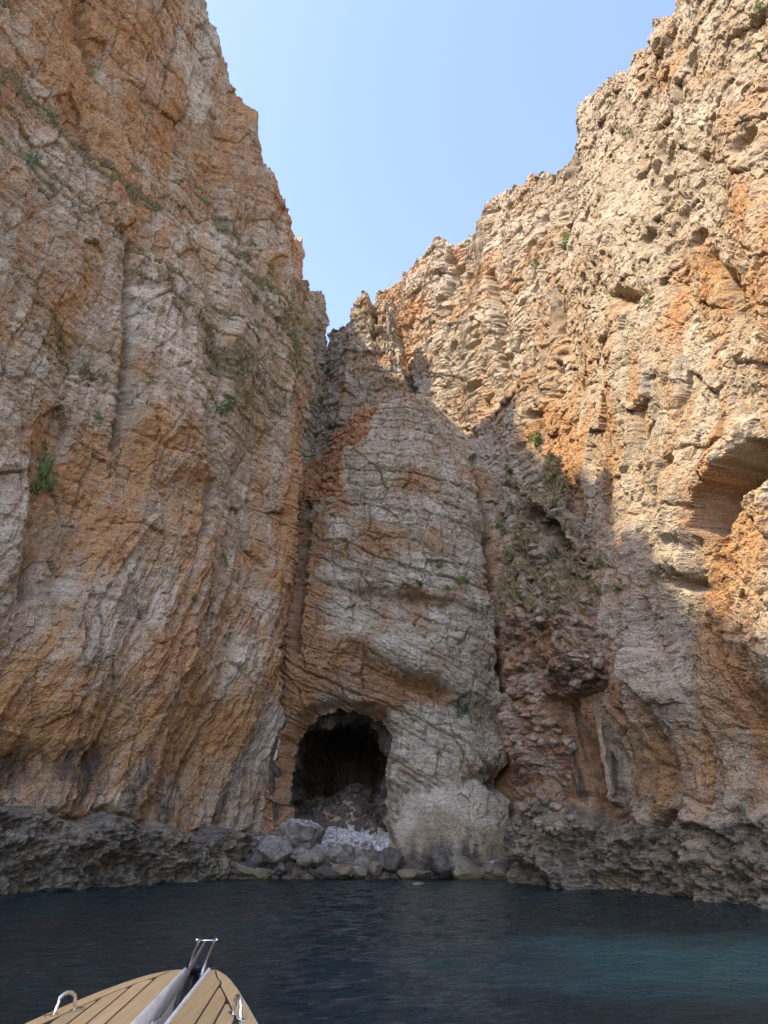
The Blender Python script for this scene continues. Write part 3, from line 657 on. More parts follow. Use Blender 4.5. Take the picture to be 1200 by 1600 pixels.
# ------------------------------------------------------------------ loose stone
def stone_material(name, a, b, foot=None, cap=None):
    t = NT(name, 0.9); p = t.pos(); oi = t.n('ShaderNodeObjectInfo')
    n = t.noise(p, 2.6, 5, 0.65, 0.4); n3 = t.noise(p, 16, 4, 0.7)
    c = t.mix(t.ramp(n, (0.35, 0.0), (0.65, 1.0)), a, b)
    c = t.mix(t.ramp(t.noise(p, 1.4, 4, 0.7, 0.8), (0.46, 0.0), (0.62, 0.75)), c, tuple(v * q for v, q in zip(a, (0.62, 0.52, 0.42))))
    e = t.vor(p, 1.7, 'DISTANCE_TO_EDGE'); c = t.mix(t.ramp(e.outputs[0], (0.0, 0.75), (0.035, 0.0)), c, (0.04, 0.035, 0.03))
    c = t.mix(1.0, c, t.ramp(n3, (0.25, 0.55), (0.75, 1.35)), 'MULTIPLY')
    if cap:    # bleached droppings and salt on the upper side
        nm = t.n('ShaderNodeSeparateXYZ'); t.l(t.n('ShaderNodeNewGeometry').outputs['True Normal'], nm.inputs[0])
        k = t.math('ADD', nm.outputs[2], t.math('MULTIPLY', t.math('SUBTRACT', t.noise(p, 3.5, 4, 0.7), 0.5), 1.6))
        c = t.mix(t.ramp(k, (0.92, 0.0), (1.12, 0.85)), c, cap)
    if foot:   # algae line at the water
        z = t.n('ShaderNodeSeparateXYZ'); t.l(p, z.inputs[0])
        k = t.math('ADD', z.outputs[2], t.math('MULTIPLY', t.math('SUBTRACT', n, 0.5), 0.9))
        c = t.mix(t.ramp(k, (0.30, 1.0), (0.55, 0.0)), c, foot)
    nb = t.bump(t.math('ADD', n, n3), 0.05, 0.8)
    return t.out(c, None, nb)
M['boulder'] = stone_material('boulder_grey', (0.17, 0.152, 0.122), (0.32, 0.285, 0.23), (0.19, 0.16, 0.09), (0.60, 0.56, 0.49))
M['boulder_tan'] = stone_material('boulder_tan', (0.19, 0.165, 0.11), (0.30, 0.265, 0.19), (0.19, 0.155, 0.08))
M['boulder_dark'] = stone_material('boulder_dark', (0.085, 0.075, 0.06), (0.18, 0.16, 0.13), (0.07, 0.06, 0.04))
M['scree'] = stone_material('scree_pale', (0.46, 0.43, 0.39), (0.76, 0.73, 0.68))
M['scree_brown'] = stone_material('scree_brown', (0.085, 0.065, 0.045), (0.20, 0.16, 0.115))
M['scree_red'] = stone_material('scree_red', (0.44, 0.175, 0.065), (0.58, 0.32, 0.16))
M['breccia'] = stone_material('breccia_stone', (0.26, 0.185, 0.12), (0.46, 0.37, 0.265))

def ico(sub):
    bm = bmesh.new(); bmesh.ops.create_icosphere(bm, subdivisions=sub, radius=1.0)
    V = np.array([v.co[:] for v in bm.verts]); F = np.array([[v.index for v in f.verts] for f in bm.faces]); bm.free(); return V, F
ICO = {k: ico(k) for k in (1, 2, 4)}

def boulder_verts(seed, sub=4, cuts=18, rough=0.10):
    rng = np.random.RandomState(seed); V, F = ICO[sub]; V = V.copy()
    for _ in range(cuts):                       # knock flat faces off a ball
        n = rng.normal(size=3); n /= np.linalg.norm(n); d = rng.uniform(0.62, 0.92)
        h = V @ n; m = h > d; V[m] -= np.outer(h[m] - d, n) * 0.93
    if rough:
        o = rng.uniform(0, 50, 2)
        V *= (1 + rough * (fbm(V[:, 0] * 2.2 + V[:, 2] + o[0], V[:, 1] * 2.2 - V[:, 2] * 1.3 + o[1], 4, seed))[:, None])
    return V, F

def boulder(label, px, py, wpx, hpx, Y, mat, seed, rot=0.0, group='boulders at the cave foot', name='boulder', depth=None):
    c = at(px, py, Y); d = ray(px, py); t = Y / d.y; k = t / FPX
    V, F = boulder_verts(seed)
    V = V * np.array([wpx * k * 0.54, (depth or (0.5 * (wpx + hpx))) * k * 0.58, hpx * k * 0.56])
    ca, sa = math.cos(rot), math.sin(rot)
    V = np.c_[V[:, 0] * ca - V[:, 2] * sa, V[:, 1], V[:, 0] * sa + V[:, 2] * ca]
    return obj(name, new_mesh(name, V, F, M[mat], False), label=label, cat='boulder' if name == 'boulder' else 'rock', group=group, loc=c)

B = [('big grey boulder with white-topped crown, highest of the pile before the cave', 472, 1304, 74, 52, 42.9, 'boulder', 1, .1),
     ('long smooth grey boulder leaning below the white-topped one', 430, 1327, 74, 44, 42.4, 'boulder', 2, -.35),
     ('small grey boulder wedged under the white-topped boulder', 469, 1331, 44, 26, 42.3, 'boulder', 3, .2),
     ('small yellowish boulder beneath the wedged grey one', 476, 1341, 28, 22, 41.9, 'boulder_tan', 4, .3),
     ('squat grey boulder right of the yellowish one', 500, 1338, 32, 34, 42.2, 'boulder', 5, 0),
     ('broad grey boulder with bleached top in the middle of the pile', 530, 1336, 58, 40, 42.2, 'boulder', 6, -.05),
     ('rounded grey boulder right of the broad one', 572, 1340, 46, 40, 42.2, 'boulder', 7, .1),
     ('dark blocky boulder at the right end of the cave pile', 611, 1348, 40, 38, 42.2, 'boulder_dark', 8, -.2),
     ('flat dark boulder at the waterline below the squat grey one', 513, 1366, 60, 18, 41.5, 'boulder_dark', 9, 0),
     ('flat tan boulder at the waterline below the broad one', 538, 1360, 44, 22, 41.5, 'boulder_tan', 10, .1),
     ('small yellow boulder at the waterline below the rounded grey one', 586, 1357, 30, 22, 41.6, 'boulder_tan', 11, -.1),
     ('low grey boulder between the flat tan and yellow ones', 562, 1362, 30, 16, 41.5, 'boulder', 12, 0),
     ('long low tan boulder on the shore left of the smooth slab', 645, 1366, 56, 16, 41.5, 'boulder_tan', 13, .05),
     ('dark ribbed boulder against the foot of the smooth slab', 691, 1350, 46, 40, 41.7, 'boulder_dark', 14, .5),
     ('tan slanting boulder at the foot of the smooth slab', 724, 1357, 56, 30, 41.5, 'boulder_tan', 15, -.3),
     ('grey green boulder at the slab foot beside the fissure', 771, 1363, 46, 30, 41.5, 'boulder', 16, .15),
     ('dark rounded boulder on the brown shelf left of the pile', 402, 1343, 46, 30, 42.2, 'boulder_dark', 17, .1),
     ('small black boulder at the water under the smooth leaning one', 440, 1358, 24, 20, 41.6, 'boulder_dark', 18, 0),
     ('flat brown boulder at the water, leftmost of the shore pile', 376, 1358, 54, 24, 41.8, 'boulder_tan', 19, -.1),
     ('low brown boulder at the water between two darker ones', 412, 1364, 36, 16, 41.5, 'boulder_tan', 20, 0),
     ('small grey boulder wedged in the foot of the fissure', 808, 1370, 24, 18, 40.8, 'boulder', 21, 0)]
for lb, px, py, a, b, Y, m, sd, ro in B: boulder(lb, px, py, a, b, Y, m, sd, ro)
boulder('small tan rock awash in the water off the smooth slab', 653, 1382, 20, 6, 36.5, 'boulder_tan', 30, 0, None, 'sea_rock')

STONES = [boulder_verts(100 + k, 1, 6, 0) for k in range(8)]
def scatter_mesh(pts, sizes, seed):
    rng = np.random.RandomState(seed); VV = []; FF = []; n = 0
    for p, s in zip(pts, sizes):
        V, F = STONES[rng.randint(8)]
        q = rng.normal(size=(3, 3)); q, _ = np.linalg.qr(q)
        VV.append((V * s * rng.uniform(0.6, 1.2, 3)) @ q + p); FF.append(F + n); n += len(V)
    return np.concatenate(VV), np.concatenate(FF)

rng = np.random.RandomState(5)
def floor_points(n, x0, x1, y0, y1):
    x = rng.uniform(x0, x1, n); y = rng.uniform(y0, y1, n); ix = np.clip(((x + 12) / 0.09).astype(int), 0, fx.shape[0] - 1); iy = np.clip(((y - 40) / 0.09).astype(int), 0, fx.shape[1] - 1)
    return np.c_[x, y, fz[ix, iy] + 0.02]
p1 = floor_points(3200, -5.6, 1.0, 43.2, 46.8)
obj('scree', new_mesh('scree', *scatter_mesh(p1, 0.05 + 0.22 * rng.rand(len(p1)) ** 3, 1), M['scree']), kind='stuff', label='pale broken stones spread in the cave mouth', cat='stones')
p2 = floor_points(2200, -6.5, 2.0, 46.2, 54)
obj('cave_rubble', new_mesh('cave_rubble', *scatter_mesh(p2, 0.06 + 0.3 * rng.rand(len(p2)) ** 3, 2), M['scree_brown']), kind='stuff', label='brown rubble sloping up at the back of the cave', cat='rubble')
p3 = floor_points(1700, -9.5, 7.0, 41.5, 43.6)
obj('shore_rubble', new_mesh('shore_rubble', *scatter_mesh(p3, 0.06 + 0.42 * rng.rand(len(p3)) ** 3, 3), M['scree_brown']), kind='stuff', label='small brown stones packed between the shore boulders', cat='rubble')

# ray casts against the finished rock, so that stones and plants sit on it
dg = bpy.context.evaluated_depsgraph_get(); dg.update()
def cast(px, py):
    d = ray(px, py).normalized()
    ok, loc, nor, idx, ob, _ = SC.ray_cast(dg, Vector(CAM), d)
    if not ok: return None, None, None
    if nor.dot(d) > 0: nor = -nor
    return loc, nor, ob

pts = []; szs = []
for _ in range(1500):
    x, y = rng.uniform(472, 592), rng.uniform(636, 775)
    if sdist(np.array([x]), np.array([y]), [(470, 630), (590, 630), (565, 690), (535, 705), (527, 772), (470, 775)])[0] > 4: continue
    l, n, o = cast(x, y)
    if l is None or o is not BACK: continue
    pts.append(np.array(l)); szs.append(0.05 + 0.5 * rng.rand() ** 4)
if pts: obj('red_scree', new_mesh('red_scree', *scatter_mesh(pts, szs, 4), M['scree_red']), kind='stuff', label='rusty red scree filling the gully beside the tall cliff', cat='scree')

stone_me = [new_mesh('stone', STONES[k][0], STONES[k][1], M['breccia']) for k in range(8)]
ns = 0; ntry = 0
while ns < 260 and ntry < 2500:
    ntry += 1
    x, y = rng.uniform(795, 985), rng.uniform(720, 1300)
    l, n, o = cast(x, y)
    if l is None or o is not BUTT or (y > 1080 and x > 895): continue
    k = 0.10 + 0.34 * rng.rand() ** 2.2
    st = obj('stone', stone_me[rng.randint(8)], BUTT); st.location = l; st.scale = (k * rng.uniform(.8, 1.4), k * rng.uniform(.8, 1.3), k * rng.uniform(.5, .9)); st.rotation_euler = (rng.uniform(-.4, .4), rng.uniform(-.4, .4), rng.uniform(0, 6.28)); ns += 1

# ------------------------------------------------------------------ plants
def leaf_material(name, a, b):
    t = NT(name, 0.75); g = t.n('ShaderNodeNewGeometry')
    c = t.mix(g.outputs['Random Per Island'], a, b); t.b.inputs['Subsurface Weight'].default_value = 0.0
    return t.out(c)
M['leaf'] = leaf_material('shrub_leaf', (0.07, 0.12, 0.03), (0.20, 0.27, 0.075))
M['leaf_bright'] = leaf_material('fresh_leaf', (0.07, 0.12, 0.025), (0.17, 0.22, 0.05))
M['leaf_blue'] = leaf_material('blue_leaf', (0.05, 0.09, 0.06), (0.11, 0.16, 0.11))
M['dry'] = leaf_material('dry_grass', (0.16, 0.145, 0.06), (0.36, 0.30, 0.14))
M['stem'] = NT('shrub_stem').out((0.10, 0.075, 0.05))

def shrub_mesh(seed, mat):
    rng = np.random.RandomState(seed); V = []; F = []
    cl_ = rng.normal(size=(11, 3)) * np.array([0.36, 0.36, 0.26]); cl_[:, 2] += 0.38
    for c in cl_:
        for _ in range(34):
            p = c + rng.normal(size=3) * 0.14
            a = rng.normal(size=3); a /= np.linalg.norm(a); b = np.cross(a, rng.normal(size=3)); b /= np.linalg.norm(b)
            l, w_ = rng.uniform(0.07, 0.14), rng.uniform(0.03, 0.05); i = len(V)
            V += [p - a * l, p + b * w_, p + a * l, p - b * w_]; F.append([i, i + 1, i + 2, i + 3])
    fo = new_mesh('foliage', V, F, mat)
    V = []; F = []
    for c in cl_[:7]:
        r = 0.025; i = len(V); base = np.array([0, 0, -0.25])
        for q, (pt, rr) in enumerate(((base, r), (0.5 * (base + c) + rng.normal(size=3) * .04, r * .7), (c, r * .3))):
            V += [pt + rr * np.array([math.cos(t), math.sin(t), 0]) for t in (0, 2.09, 4.19)]
        for q in range(2):
            for t in range(3): F.append([i + q * 3 + t, i + q * 3 + (t + 1) % 3, i + q * 3 + 3 + (t + 1) % 3, i + q * 3 + 3 + t])
    return fo, new_mesh('stem', V, F, M['stem'])
SH = {'g': [shrub_mesh(k, M['leaf']) for k in (1, 2)], 'b': [shrub_mesh(k, M['leaf_bright']) for k in (3, 4)], 'u': [shrub_mesh(5, M['leaf_blue'])], 'd': [shrub_mesh(k, M['dry']) for k in (6, 7)]}
PL = [('dark green shrub high on the left cliff above a grey patch', 48, 252, 20, 22, 'g'), ('hanging strip of green growth at the crack near the left border', 62, 742, 22, 56, 'g'),
      ('low green shrub on the ledge amid grey ribs of the left cliff', 346, 634, 40, 24, 'g'), ('small dry bush on the left cliff beside the long upright crack', 226, 474, 30, 22, 'd'),
      ('tuft of yellow green growth in the left cliff above the rusty bulge', 140, 590, 26, 26, 'd'), ('small dark bush on the left cliff under the grey rib', 156, 655, 14, 14, 'g'),
      ('tiny green bush below the rusty bulge of the left cliff', 172, 742, 11, 11, 'g'), ('green tuft low on the left cliff in a pale streak', 304, 934, 14, 9, 'b'),
      ('small green plant beside the lowest crack of the left cliff', 350, 873, 10, 14, 'g'), ('dark bush at the very top left border of the picture', 10, 7, 12, 14, 'g'),
      ('bushy olive growth on the left cliff above the overhanging tier', 318, 545, 24, 20, 'd'), ('green bush crowning the spike of the rubbly buttress', 842, 690, 34, 22, 'b'),
      ('round green bush high on the sunlit right cliff', 986, 208, 17, 17, 'b'), ('small green bush on the right cliff near the upright crack', 926, 404, 16, 18, 'b'),
      ('green bush at the top right corner of the picture', 1190, 12, 24, 16, 'b'), ('green tuft at the right border under the corner bush', 1192, 84, 20, 12, 'b'),
      ('flat green tuft near the skyline of the right cliff', 956, 158, 18, 10, 'g'), ('thin green growth in the crack of the right cliff below the skyline notch', 884, 372, 12, 30, 'b'),
      ('little green bush on the far sunlit wall', 838, 412, 12, 12, 'g'), ('yellow green tuft beside the black hollow of the right cliff', 1016, 470, 16, 12, 'b'),
      ('yellow green tuft below and right of the black hollow', 1098, 500, 18, 10, 'd'), ('blue green bush on the pale rock right of the cave', 716, 1108, 30, 18, 'u'),
      ('bright green tuft on the back wall ledge near the fissure', 724, 907, 14, 12, 'b'), ('long green tuft on the sloping back wall ledge', 656, 912, 30, 9, 'b'),
      ('small green tuft right of the long one on the same ledge', 702, 920, 14, 8, 'b'), ('dark green tuft on the brown side of the back wall', 541, 852, 10, 12, 'g'),
      ('green tuft under the pale ledge of the back wall', 686, 880, 14, 12, 'g'), ('tiny green plant above the cave arch', 577, 1103, 8, 16, 'g'),
      ('little green tuft low on pale rock above the smooth slab', 684, 1176, 12, 7, 'b'), ('green tuft in the fissure near its top', 783, 821, 14, 16, 'b'),
      ('green grass patch at the back of the buttress terrace', 863, 790, 18, 20, 'b'), ('green grass patch in the middle of the buttress terrace', 885, 838, 30, 14, 'g'),
      ('bright grass patch at the lower end of the buttress terrace', 966, 920, 20, 12, 'b'), ('grass patch on the right slope of the buttress terrace', 938, 880, 20, 14, 'b'),
      ('dry grass clump on the left shoulder of the buttress', 820, 850, 30, 18, 'd'), ('dry grass clump on the buttress terrace beside pale stones', 862, 868, 28, 14, 'd'),
      ('green clump on the left face of the buttress under its shoulder', 800, 865, 20, 18, 'g'), ('yellow green grass on the sunlit ledge above the fissure', 800, 735, 30, 12, 'b'),
      ('green tuft on the grey fin beside the fissure', 800, 790, 14, 12, 'b'), ('small green bush on the red gully scree', 513, 686, 10, 10, 'g')]
for q, (lb, px, py, a, b, kind) in enumerate(PL):
    l, n, o = cast(px, py + b * 0.3)
    if l is None: continue
    k = (l - Vector(CAM)).dot(Vector((0, cP, sP))) / FPX
    root = bpy.data.objects.new('shrub', None); COL.objects.link(root); root.empty_display_size = 0.2
    root.location = l - n * 0.05; root.scale = (a * k * 0.95, 0.5 * (a + b) * k * 0.75, b * k * 1.15); root.rotation_euler = (0, 0, q * 1.3)
    tag(root, lb, 'shrub', 'shrubs growing on the rock')
    fo, stm = SH[kind][q % len(SH[kind])]
    obj('foliage', fo, root); obj('stem', stm, root)

def tufts(name, c, thr, n, size, seed, label, cond):
    rng = np.random.RandomState(seed)
    ok = (c.mk[..., 3] > thr) & (c.px > -60) & (c.px < 1260) & cond(c)
    idx = np.argwhere(ok)
    if len(idx) == 0: return
    idx = idx[rng.choice(len(idx), min(n, len(idx)), False)]
    P = c.V[idx[:, 0], idx[:, 1]]; N = np.c_[c.n[0][idx[:, 0]], c.n[1][idx[:, 0]], np.full(len(idx), 0.6)]
    m = 9; h = size * (0.4 + 1.0 * rng.rand(len(idx), 1, 1) ** 1.5)
    dirs = rng.normal(size=(len(idx), m, 3)) * 0.6 + N[:, None] * 0.6 + np.array([0, 0, 0.5])
    dirs /= np.linalg.norm(dirs, axis=2, keepdims=True)
    side = np.cross(dirs, rng.normal(size=(len(idx), m, 3))); side /= np.linalg.norm(side, axis=2, keepdims=True)
    b0 = P[:, None] + rng.normal(size=(len(idx), m, 3)) * h * 0.25 - N[:, None] * 0.03
    tri = np.stack([b0 - side * h * 0.11, b0 + side * h * 0.11, b0 + dirs * h], 2).reshape(-1, 3)
    obj(name, new_mesh(name, tri, np.arange(len(tri)).reshape(-1, 3), M['dry']), kind='stuff', label=label, cat='grass')
tufts('ledge_grass', cl, 0.39, 8000, 0.32, 1, 'dry olive grass growing along the ledges of the left cliff', lambda c: (c.z > 16) & (c.slope < -0.3))
tufts('terrace_grass', cu, 0.34, 3600, 0.32, 2, 'dry and green grass over the buttress terrace', lambda c: (c.z > 12))
tufts('slab_grass', cb, 0.42, 1500, 0.22, 3, 'scattered small grass on the ledges of the back wall', lambda c: (c.z > 12) & (c.slope < -0.5))
tufts('crag_grass', cr, 0.40, 1200, 0.25, 4, 'scattered dry grass on the right cliff', lambda c: (c.z > 18) & (c.slope < -0.8))

# ------------------------------------------------------------------ the boat's bow
DZ = 1.30
def axis_x(y): return -1.35 - 0.09 * (y - 4.84)
def teak():
    t = NT('teak_deck', 0.55); p = t.pos(); oi = t.n('ShaderNodeObjectInfo')
    g = t.noise(t.maps(p, (38, 1.6, 38), (0, 0, R(-5))), 1.0, 5, 0.65, 0.6); g2 = t.noise(p, 2.2, 4, 0.6)
    c = t.mix(t.ramp(g, (0.3, 0.0), (0.72, 1.0)), (0.48, 0.305, 0.11), (0.68, 0.48, 0.215))
    c = t.mix(t.ramp(g2, (0.4, 0.0), (0.7, 0.45)), c, (0.50, 0.36, 0.19))
    v = t.math('ADD', 0.86, t.math('MULTIPLY', oi.outputs['Random'], 0.26))
    c = t.mix(1.0, c, v, 'MULTIPLY')
    return t.out(c, None, t.bump(g, 0.002, 0.5))
def plain(name, col, rough=0.5, metal=0.0, nz=0.0, dirt=None):
    t = NT(name, rough); t.b.inputs['Metallic'].default_value = metal
    p = t.pos(); n = t.noise(p, 9, 5, 0.65); c = t.mix(1.0, col, t.ramp(n, (0.3, 0.85), (0.7, 1.1)), 'MULTIPLY')
    if dirt: c = t.mix(t.ramp(t.noise(t.maps(p, (1, 1, 2)), 5, 5, 0.7), (0.56, 0.0), (0.72, 0.7)), c, dirt)
    return t.out(c, t.ramp(n, (0.2, rough * 0.8), (0.8, min(1, rough * 1.3))))
M['teak'] = teak()
M['caulk'] = plain('black_caulk', (0.012, 0.011, 0.010), 0.6)
M['gel'] = plain('white_gelcoat', (0.84, 0.80, 0.70), 0.35, dirt=(0.33, 0.25, 0.16))
M['steel'] = plain('polished_steel', (0.72, 0.72, 0.72), 0.16, 1.0)
M['dull_steel'] = plain('dull_galvanised_steel', (0.30, 0.28, 0.255), 0.5, 0.8, dirt=(0.20, 0.12, 0.06))
M['black'] = plain('black_rubber', (0.015, 0.015, 0.016), 0.5)
M['bilge'] = plain('wet_locker_floor', (0.18, 0.18, 0.175), 0.4, dirt=(0.06, 0.055, 0.05))

LO = ([1.2, 2.6, 3.6, 4.85, 5.30, 5.67, 6.00, 6.22, 6.36, 6.45, 6.50, 6.515], [1.10, 1.02, 0.92, 0.715, 0.63, 0.545, 0.45, 0.37, 0.30, 0.235, 0.175, 0.135])
RO = ([1.2, 2.6, 3.6, 4.84, 5.34, 5.88, 6.08, 6.24, 6.36, 6.44, 6.49, 6.505], [1.05, 0.95, 0.83, 0.61, 0.498, 0.374, 0.322, 0.272, 0.226, 0.190, 0.155, 0.135])
INN = 0.11
boat = bpy.data.objects.new('boat', None); COL.objects.link(boat); boat.location = (axis_x(4), 4, 0)
tag(boat, 'wooden-decked boat bow with white coaming and open anchor channel', 'boat')
bo = Vector(boat.location)
def bpart(name, V, F, mat, smooth=False, label=None, parent=None, bevel=0):
    V = np.asarray(V, float) - np.array(bo)
    me = bpy.data.meshes.new(name); me.from_pydata([tuple(v) for v in V], [], [list(map(int, f)) for f in F]); me.materials.append(mat)
    bm = bmesh.new(); bm.from_mesh(me); bmesh.ops.recalc_face_normals(bm, faces=bm.faces)
    bm.to_mesh(me); bm.free()
    for p in me.polygons: p.use_smooth = smooth
    o = obj(name, me, parent or boat)
    if label: o['label'] = label
    if bevel:
        md = o.modifiers.new('edge', 'BEVEL'); md.width = bevel; md.segments = 2; md.limit_method = 'ANGLE'
    return o

def strip(ys, ua, ub, z0, z1):
    """a solid board whose two edges run at lateral offsets ua(y), ub(y) from the boat's centre line"""
    V = []; F = []; n = len(ys)
    for y, a, b in zip(ys, ua, ub):
        x = axis_x(y); V += [(x + a, y, z0), (x + b, y, z0), (x + b, y, z1), (x + a, y, z1)]
    for i in range(n - 1):
        for k in range(4): F.append([i * 4 + k, i * 4 + (k + 1) % 4, i * 4 + 4 + (k + 1) % 4, i * 4 + 4 + k])
    F += [[0, 1, 2, 3], [4 * n - 1, 4 * n - 2, 4 * n - 3, 4 * n - 4]]
    return V, F
def camber(u): return 0
for sgn, (oy, ou) in ((-1, LO), (1, RO)):
    ys = np.unique(np.r_[np.arange(2.2, 6.2, 0.1), np.linspace(6.2, oy[-1], 22)])
    uo = np.interp(ys, oy, ou); mg = uo - 0.105 - 0.0 * ys                  # inner edge of the margin board
    g = 0.0062
    bpart('deck_base', *strip(ys, sgn * (INN + 0.002) + 0 * ys, sgn * np.maximum(uo - 0.012, INN + 0.01), DZ - 0.045, DZ - 0.004), M['caulk'])
    # margin board following the curved outer edge up to the tip
    inner = np.maximum(mg, INN + 0.004); q = int(np.argmax(mg < INN + 0.16)) if (mg < INN + 0.16).any() else len(ys)
    kp = 0.15
    yk = ys[mg < INN + kp][0]
    m_in = np.where(ys < yk, mg, np.interp(ys, [yk, yk + 0.2, ys[-1]], [INN + kp, INN + kp * 0.62, INN + 0.04]))
    m_in = np.minimum(m_in, uo - 0.012)
    bpart('plank', *strip(ys, sgn * (m_in + g), sgn * uo, DZ - 0.03, DZ), M['teak'], label='curved margin plank along the deck edge', bevel=0.003)
    k_out = np.minimum(INN + kp, m_in)
    bpart('plank', *strip(ys, sgn * (INN + 0.002) + 0 * ys, sgn * (k_out - g), DZ - 0.03, DZ - 0.0008), M['teak'], label='wide plank beside the anchor channel', bevel=0.003)
    u = INN + kp; j = 0
    while u < 0.9:
        w_ = 0.108; a = u + g; b = u + w_ - g
        sel = ys[(mg - g > a + 0.012)]
        if len(sel) < 2: break
        ue = np.minimum(b, np.interp(sel, ys, mg) - g)
        bpart('plank', *strip(sel, sgn * a + 0 * sel, sgn * ue, DZ - 0.03, DZ - 0.0004 * (j % 2)), M['teak'], bevel=0.003)
        u += w_; j += 1
    # white moulded inner side of the anchor channel, with its rounded lip
    V = []; F = []; yy = np.r_[np.arange(2.2, 6.3, 0.15), np.linspace(6.3, oy[-1] + 0.015, 10)]
    prof = [(INN, -0.04), (INN - 0.002, 0.006), (INN - 0.012, 0.012), (INN - 0.022, 0.008), (INN - 0.030, -0.01), (INN - 0.034, -0.10), (INN - 0.03, -0.30)]
    for y in yy:
        for (a, b) in prof: V.append((axis_x(y) + sgn * a, y, DZ + b))
    n = len(prof)
    for i in range(len(yy) - 1):
        for k in range(n - 1): F.append([i * n + k, i * n + k + 1, (i + 1) * n + k + 1, (i + 1) * n + k])
    bpart('coaming', V, F, M['gel'], True)
    # rounded white nose closing the tip and hull side
    V = []; F = []; yy = np.r_[1.2, 2.2, np.linspace(3, oy[-1], 34)]
    for y in yy:
        o_ = np.interp(y, oy, ou); nose = 1 - 0.0 * y
        for (f, dz, e) in ((-0.002, -0.035, 0), (0.022, -0.03, 0), (0.030, -0.06, 0), (0.022, -0.10, 0), (-0.03 - 0.04 * o_, -0.45, -0.05), (-0.28 * o_, -0.95, -0.15), (-0.5 * o_, -1.6, -0.3)):
            V.append((axis_x(y) + sgn * max(o_ + f, 0.01), y + 0.02 + e * (y > 5), DZ + dz))
    n = 7
    for i in range(len(yy) - 1):
        for k in range(n - 1): F.append([i * n + k, i * n + k + 1, (i + 1) * n + k + 1, (i + 1) * n + k])
    bpart('hull_side', V, F, M['gel'], True)
    # end of the tip
    V = []; y = oy[-1]
    for dz in (-0.002, -0.30):
        for a in (INN - 0.034, INN, ou[-1], ou[-1] + 0.02): V.append((axis_x(y) + sgn * a, y + (0.014 if a < ou[-1] else 0.006), DZ + dz - 0.003))
    bpart('bow_nose', V, [[k, k + 1, k + 5, k + 4] for k in range(3)], M['gel'])
bpart('channel_floor', *strip(np.array([2.2, 4, 5.5, 6.45]), -0.085 + np.zeros(4), 0.085 + np.zeros(4), DZ - 0.33, DZ - 0.27), M['bilge'])
bpart('stem_post', *strip(np.array([6.42, 6.47, 6.50]), np.array([-.12, -.12, -.10]), np.array([.12, .12, .10]), -0.3, DZ - 0.26), M['gel'])

def tube(path, r, seg=10, closed=False):
    P = [Vector(p) for p in path]; n = len(P); V = []; F = []
    rs = r if isinstance(r, (list, tuple)) else [r] * n
    for i, p in enumerate(P):
        t = (P[(i + 1) % n] - P[i - 1]) if closed else (P[min(i + 1, n - 1)] - P[max(i - 1, 0)])
        t.normalize(); a = t.cross(Vector((0.31, 0.17, 0.93))); a.normalize(); b = t.cross(a)
        for k in range(seg):
            th = 2 * math.pi * k / seg; q = p + (a * math.cos(th) + b * math.sin(th)) * rs[i]; V.append(tuple(q))
    m = n if closed else n - 1
    for i in range(m):
        for k in range(seg):
            j = (i + 1) % n; F.append([i * seg + k, i * seg + (k + 1) % seg, j * seg + (k + 1) % seg, j * seg + k])
    if not closed: F += [list(range(seg)), list(range((n - 1) * seg, n * seg))]
    return V, F
def merge(*vf):
    V = []; F = []
    for v, f in vf:
        n = len(V); V += list(v); F += [[i + n for i in q] for q in f]
    return V, F
def box(c, d, rz=0.0):
    ca, sa = math.cos(rz), math.sin(rz); V = []
    for z in (-1, 1):
        for y, x in ((-1, -1), (-1, 1), (1, 1), (1, -1)):
            lx, ly = x * d[0] / 2, y * d[1] / 2; V.append((c[0] + lx * ca - ly * sa, c[1] + lx * sa + ly * ca, c[2] + z * d[2] / 2))
    return V, [[0, 1, 2, 3], [4, 5, 6, 7], [0, 1, 5, 4], [1, 2, 6, 5], [2, 3, 7, 6], [3, 0, 4, 7]]

def cleat(cx, cy, rz, lab):
    ca, sa = math.cos(rz), math.sin(rz)
    def W(l, h, o=0.0): return (cx + l * ca - o * sa, cy + l * sa + o * ca, DZ + h)
    arc = [W(-0.075, 0.0)] + [W(-0.075 + 0.006 * k, 0.02 * k) for k in (1, 2, 3)]
    arc += [W(0.060 * math.cos(th), 0.062 + 0.042 * math.sin(th)) for th in np.linspace(math.pi * 0.93, math.pi * 0.07, 11)]
    arc += [W(0.075 - 0.006 * k, 0.02 * k) for k in (3, 2, 1)] + [W(0.075, 0.0)]
    c_ = bpart('cleat', *tube(arc, 0.0115, 12), M['steel'], True, lab)
    for e in (-1, 1):
        bpart('cleat_foot', *box(W(e * 0.088, 0.005), (0.085, 0.036, 0.010), rz), M['steel'], False, None, None, 0.004).parent = c_
cleat(-1.945, 5.06, R(58), 'steel horn cleat on the left half of the deck')
cleat(-0.875, 4.95, R(118), 'steel horn cleat on the right half of the deck')

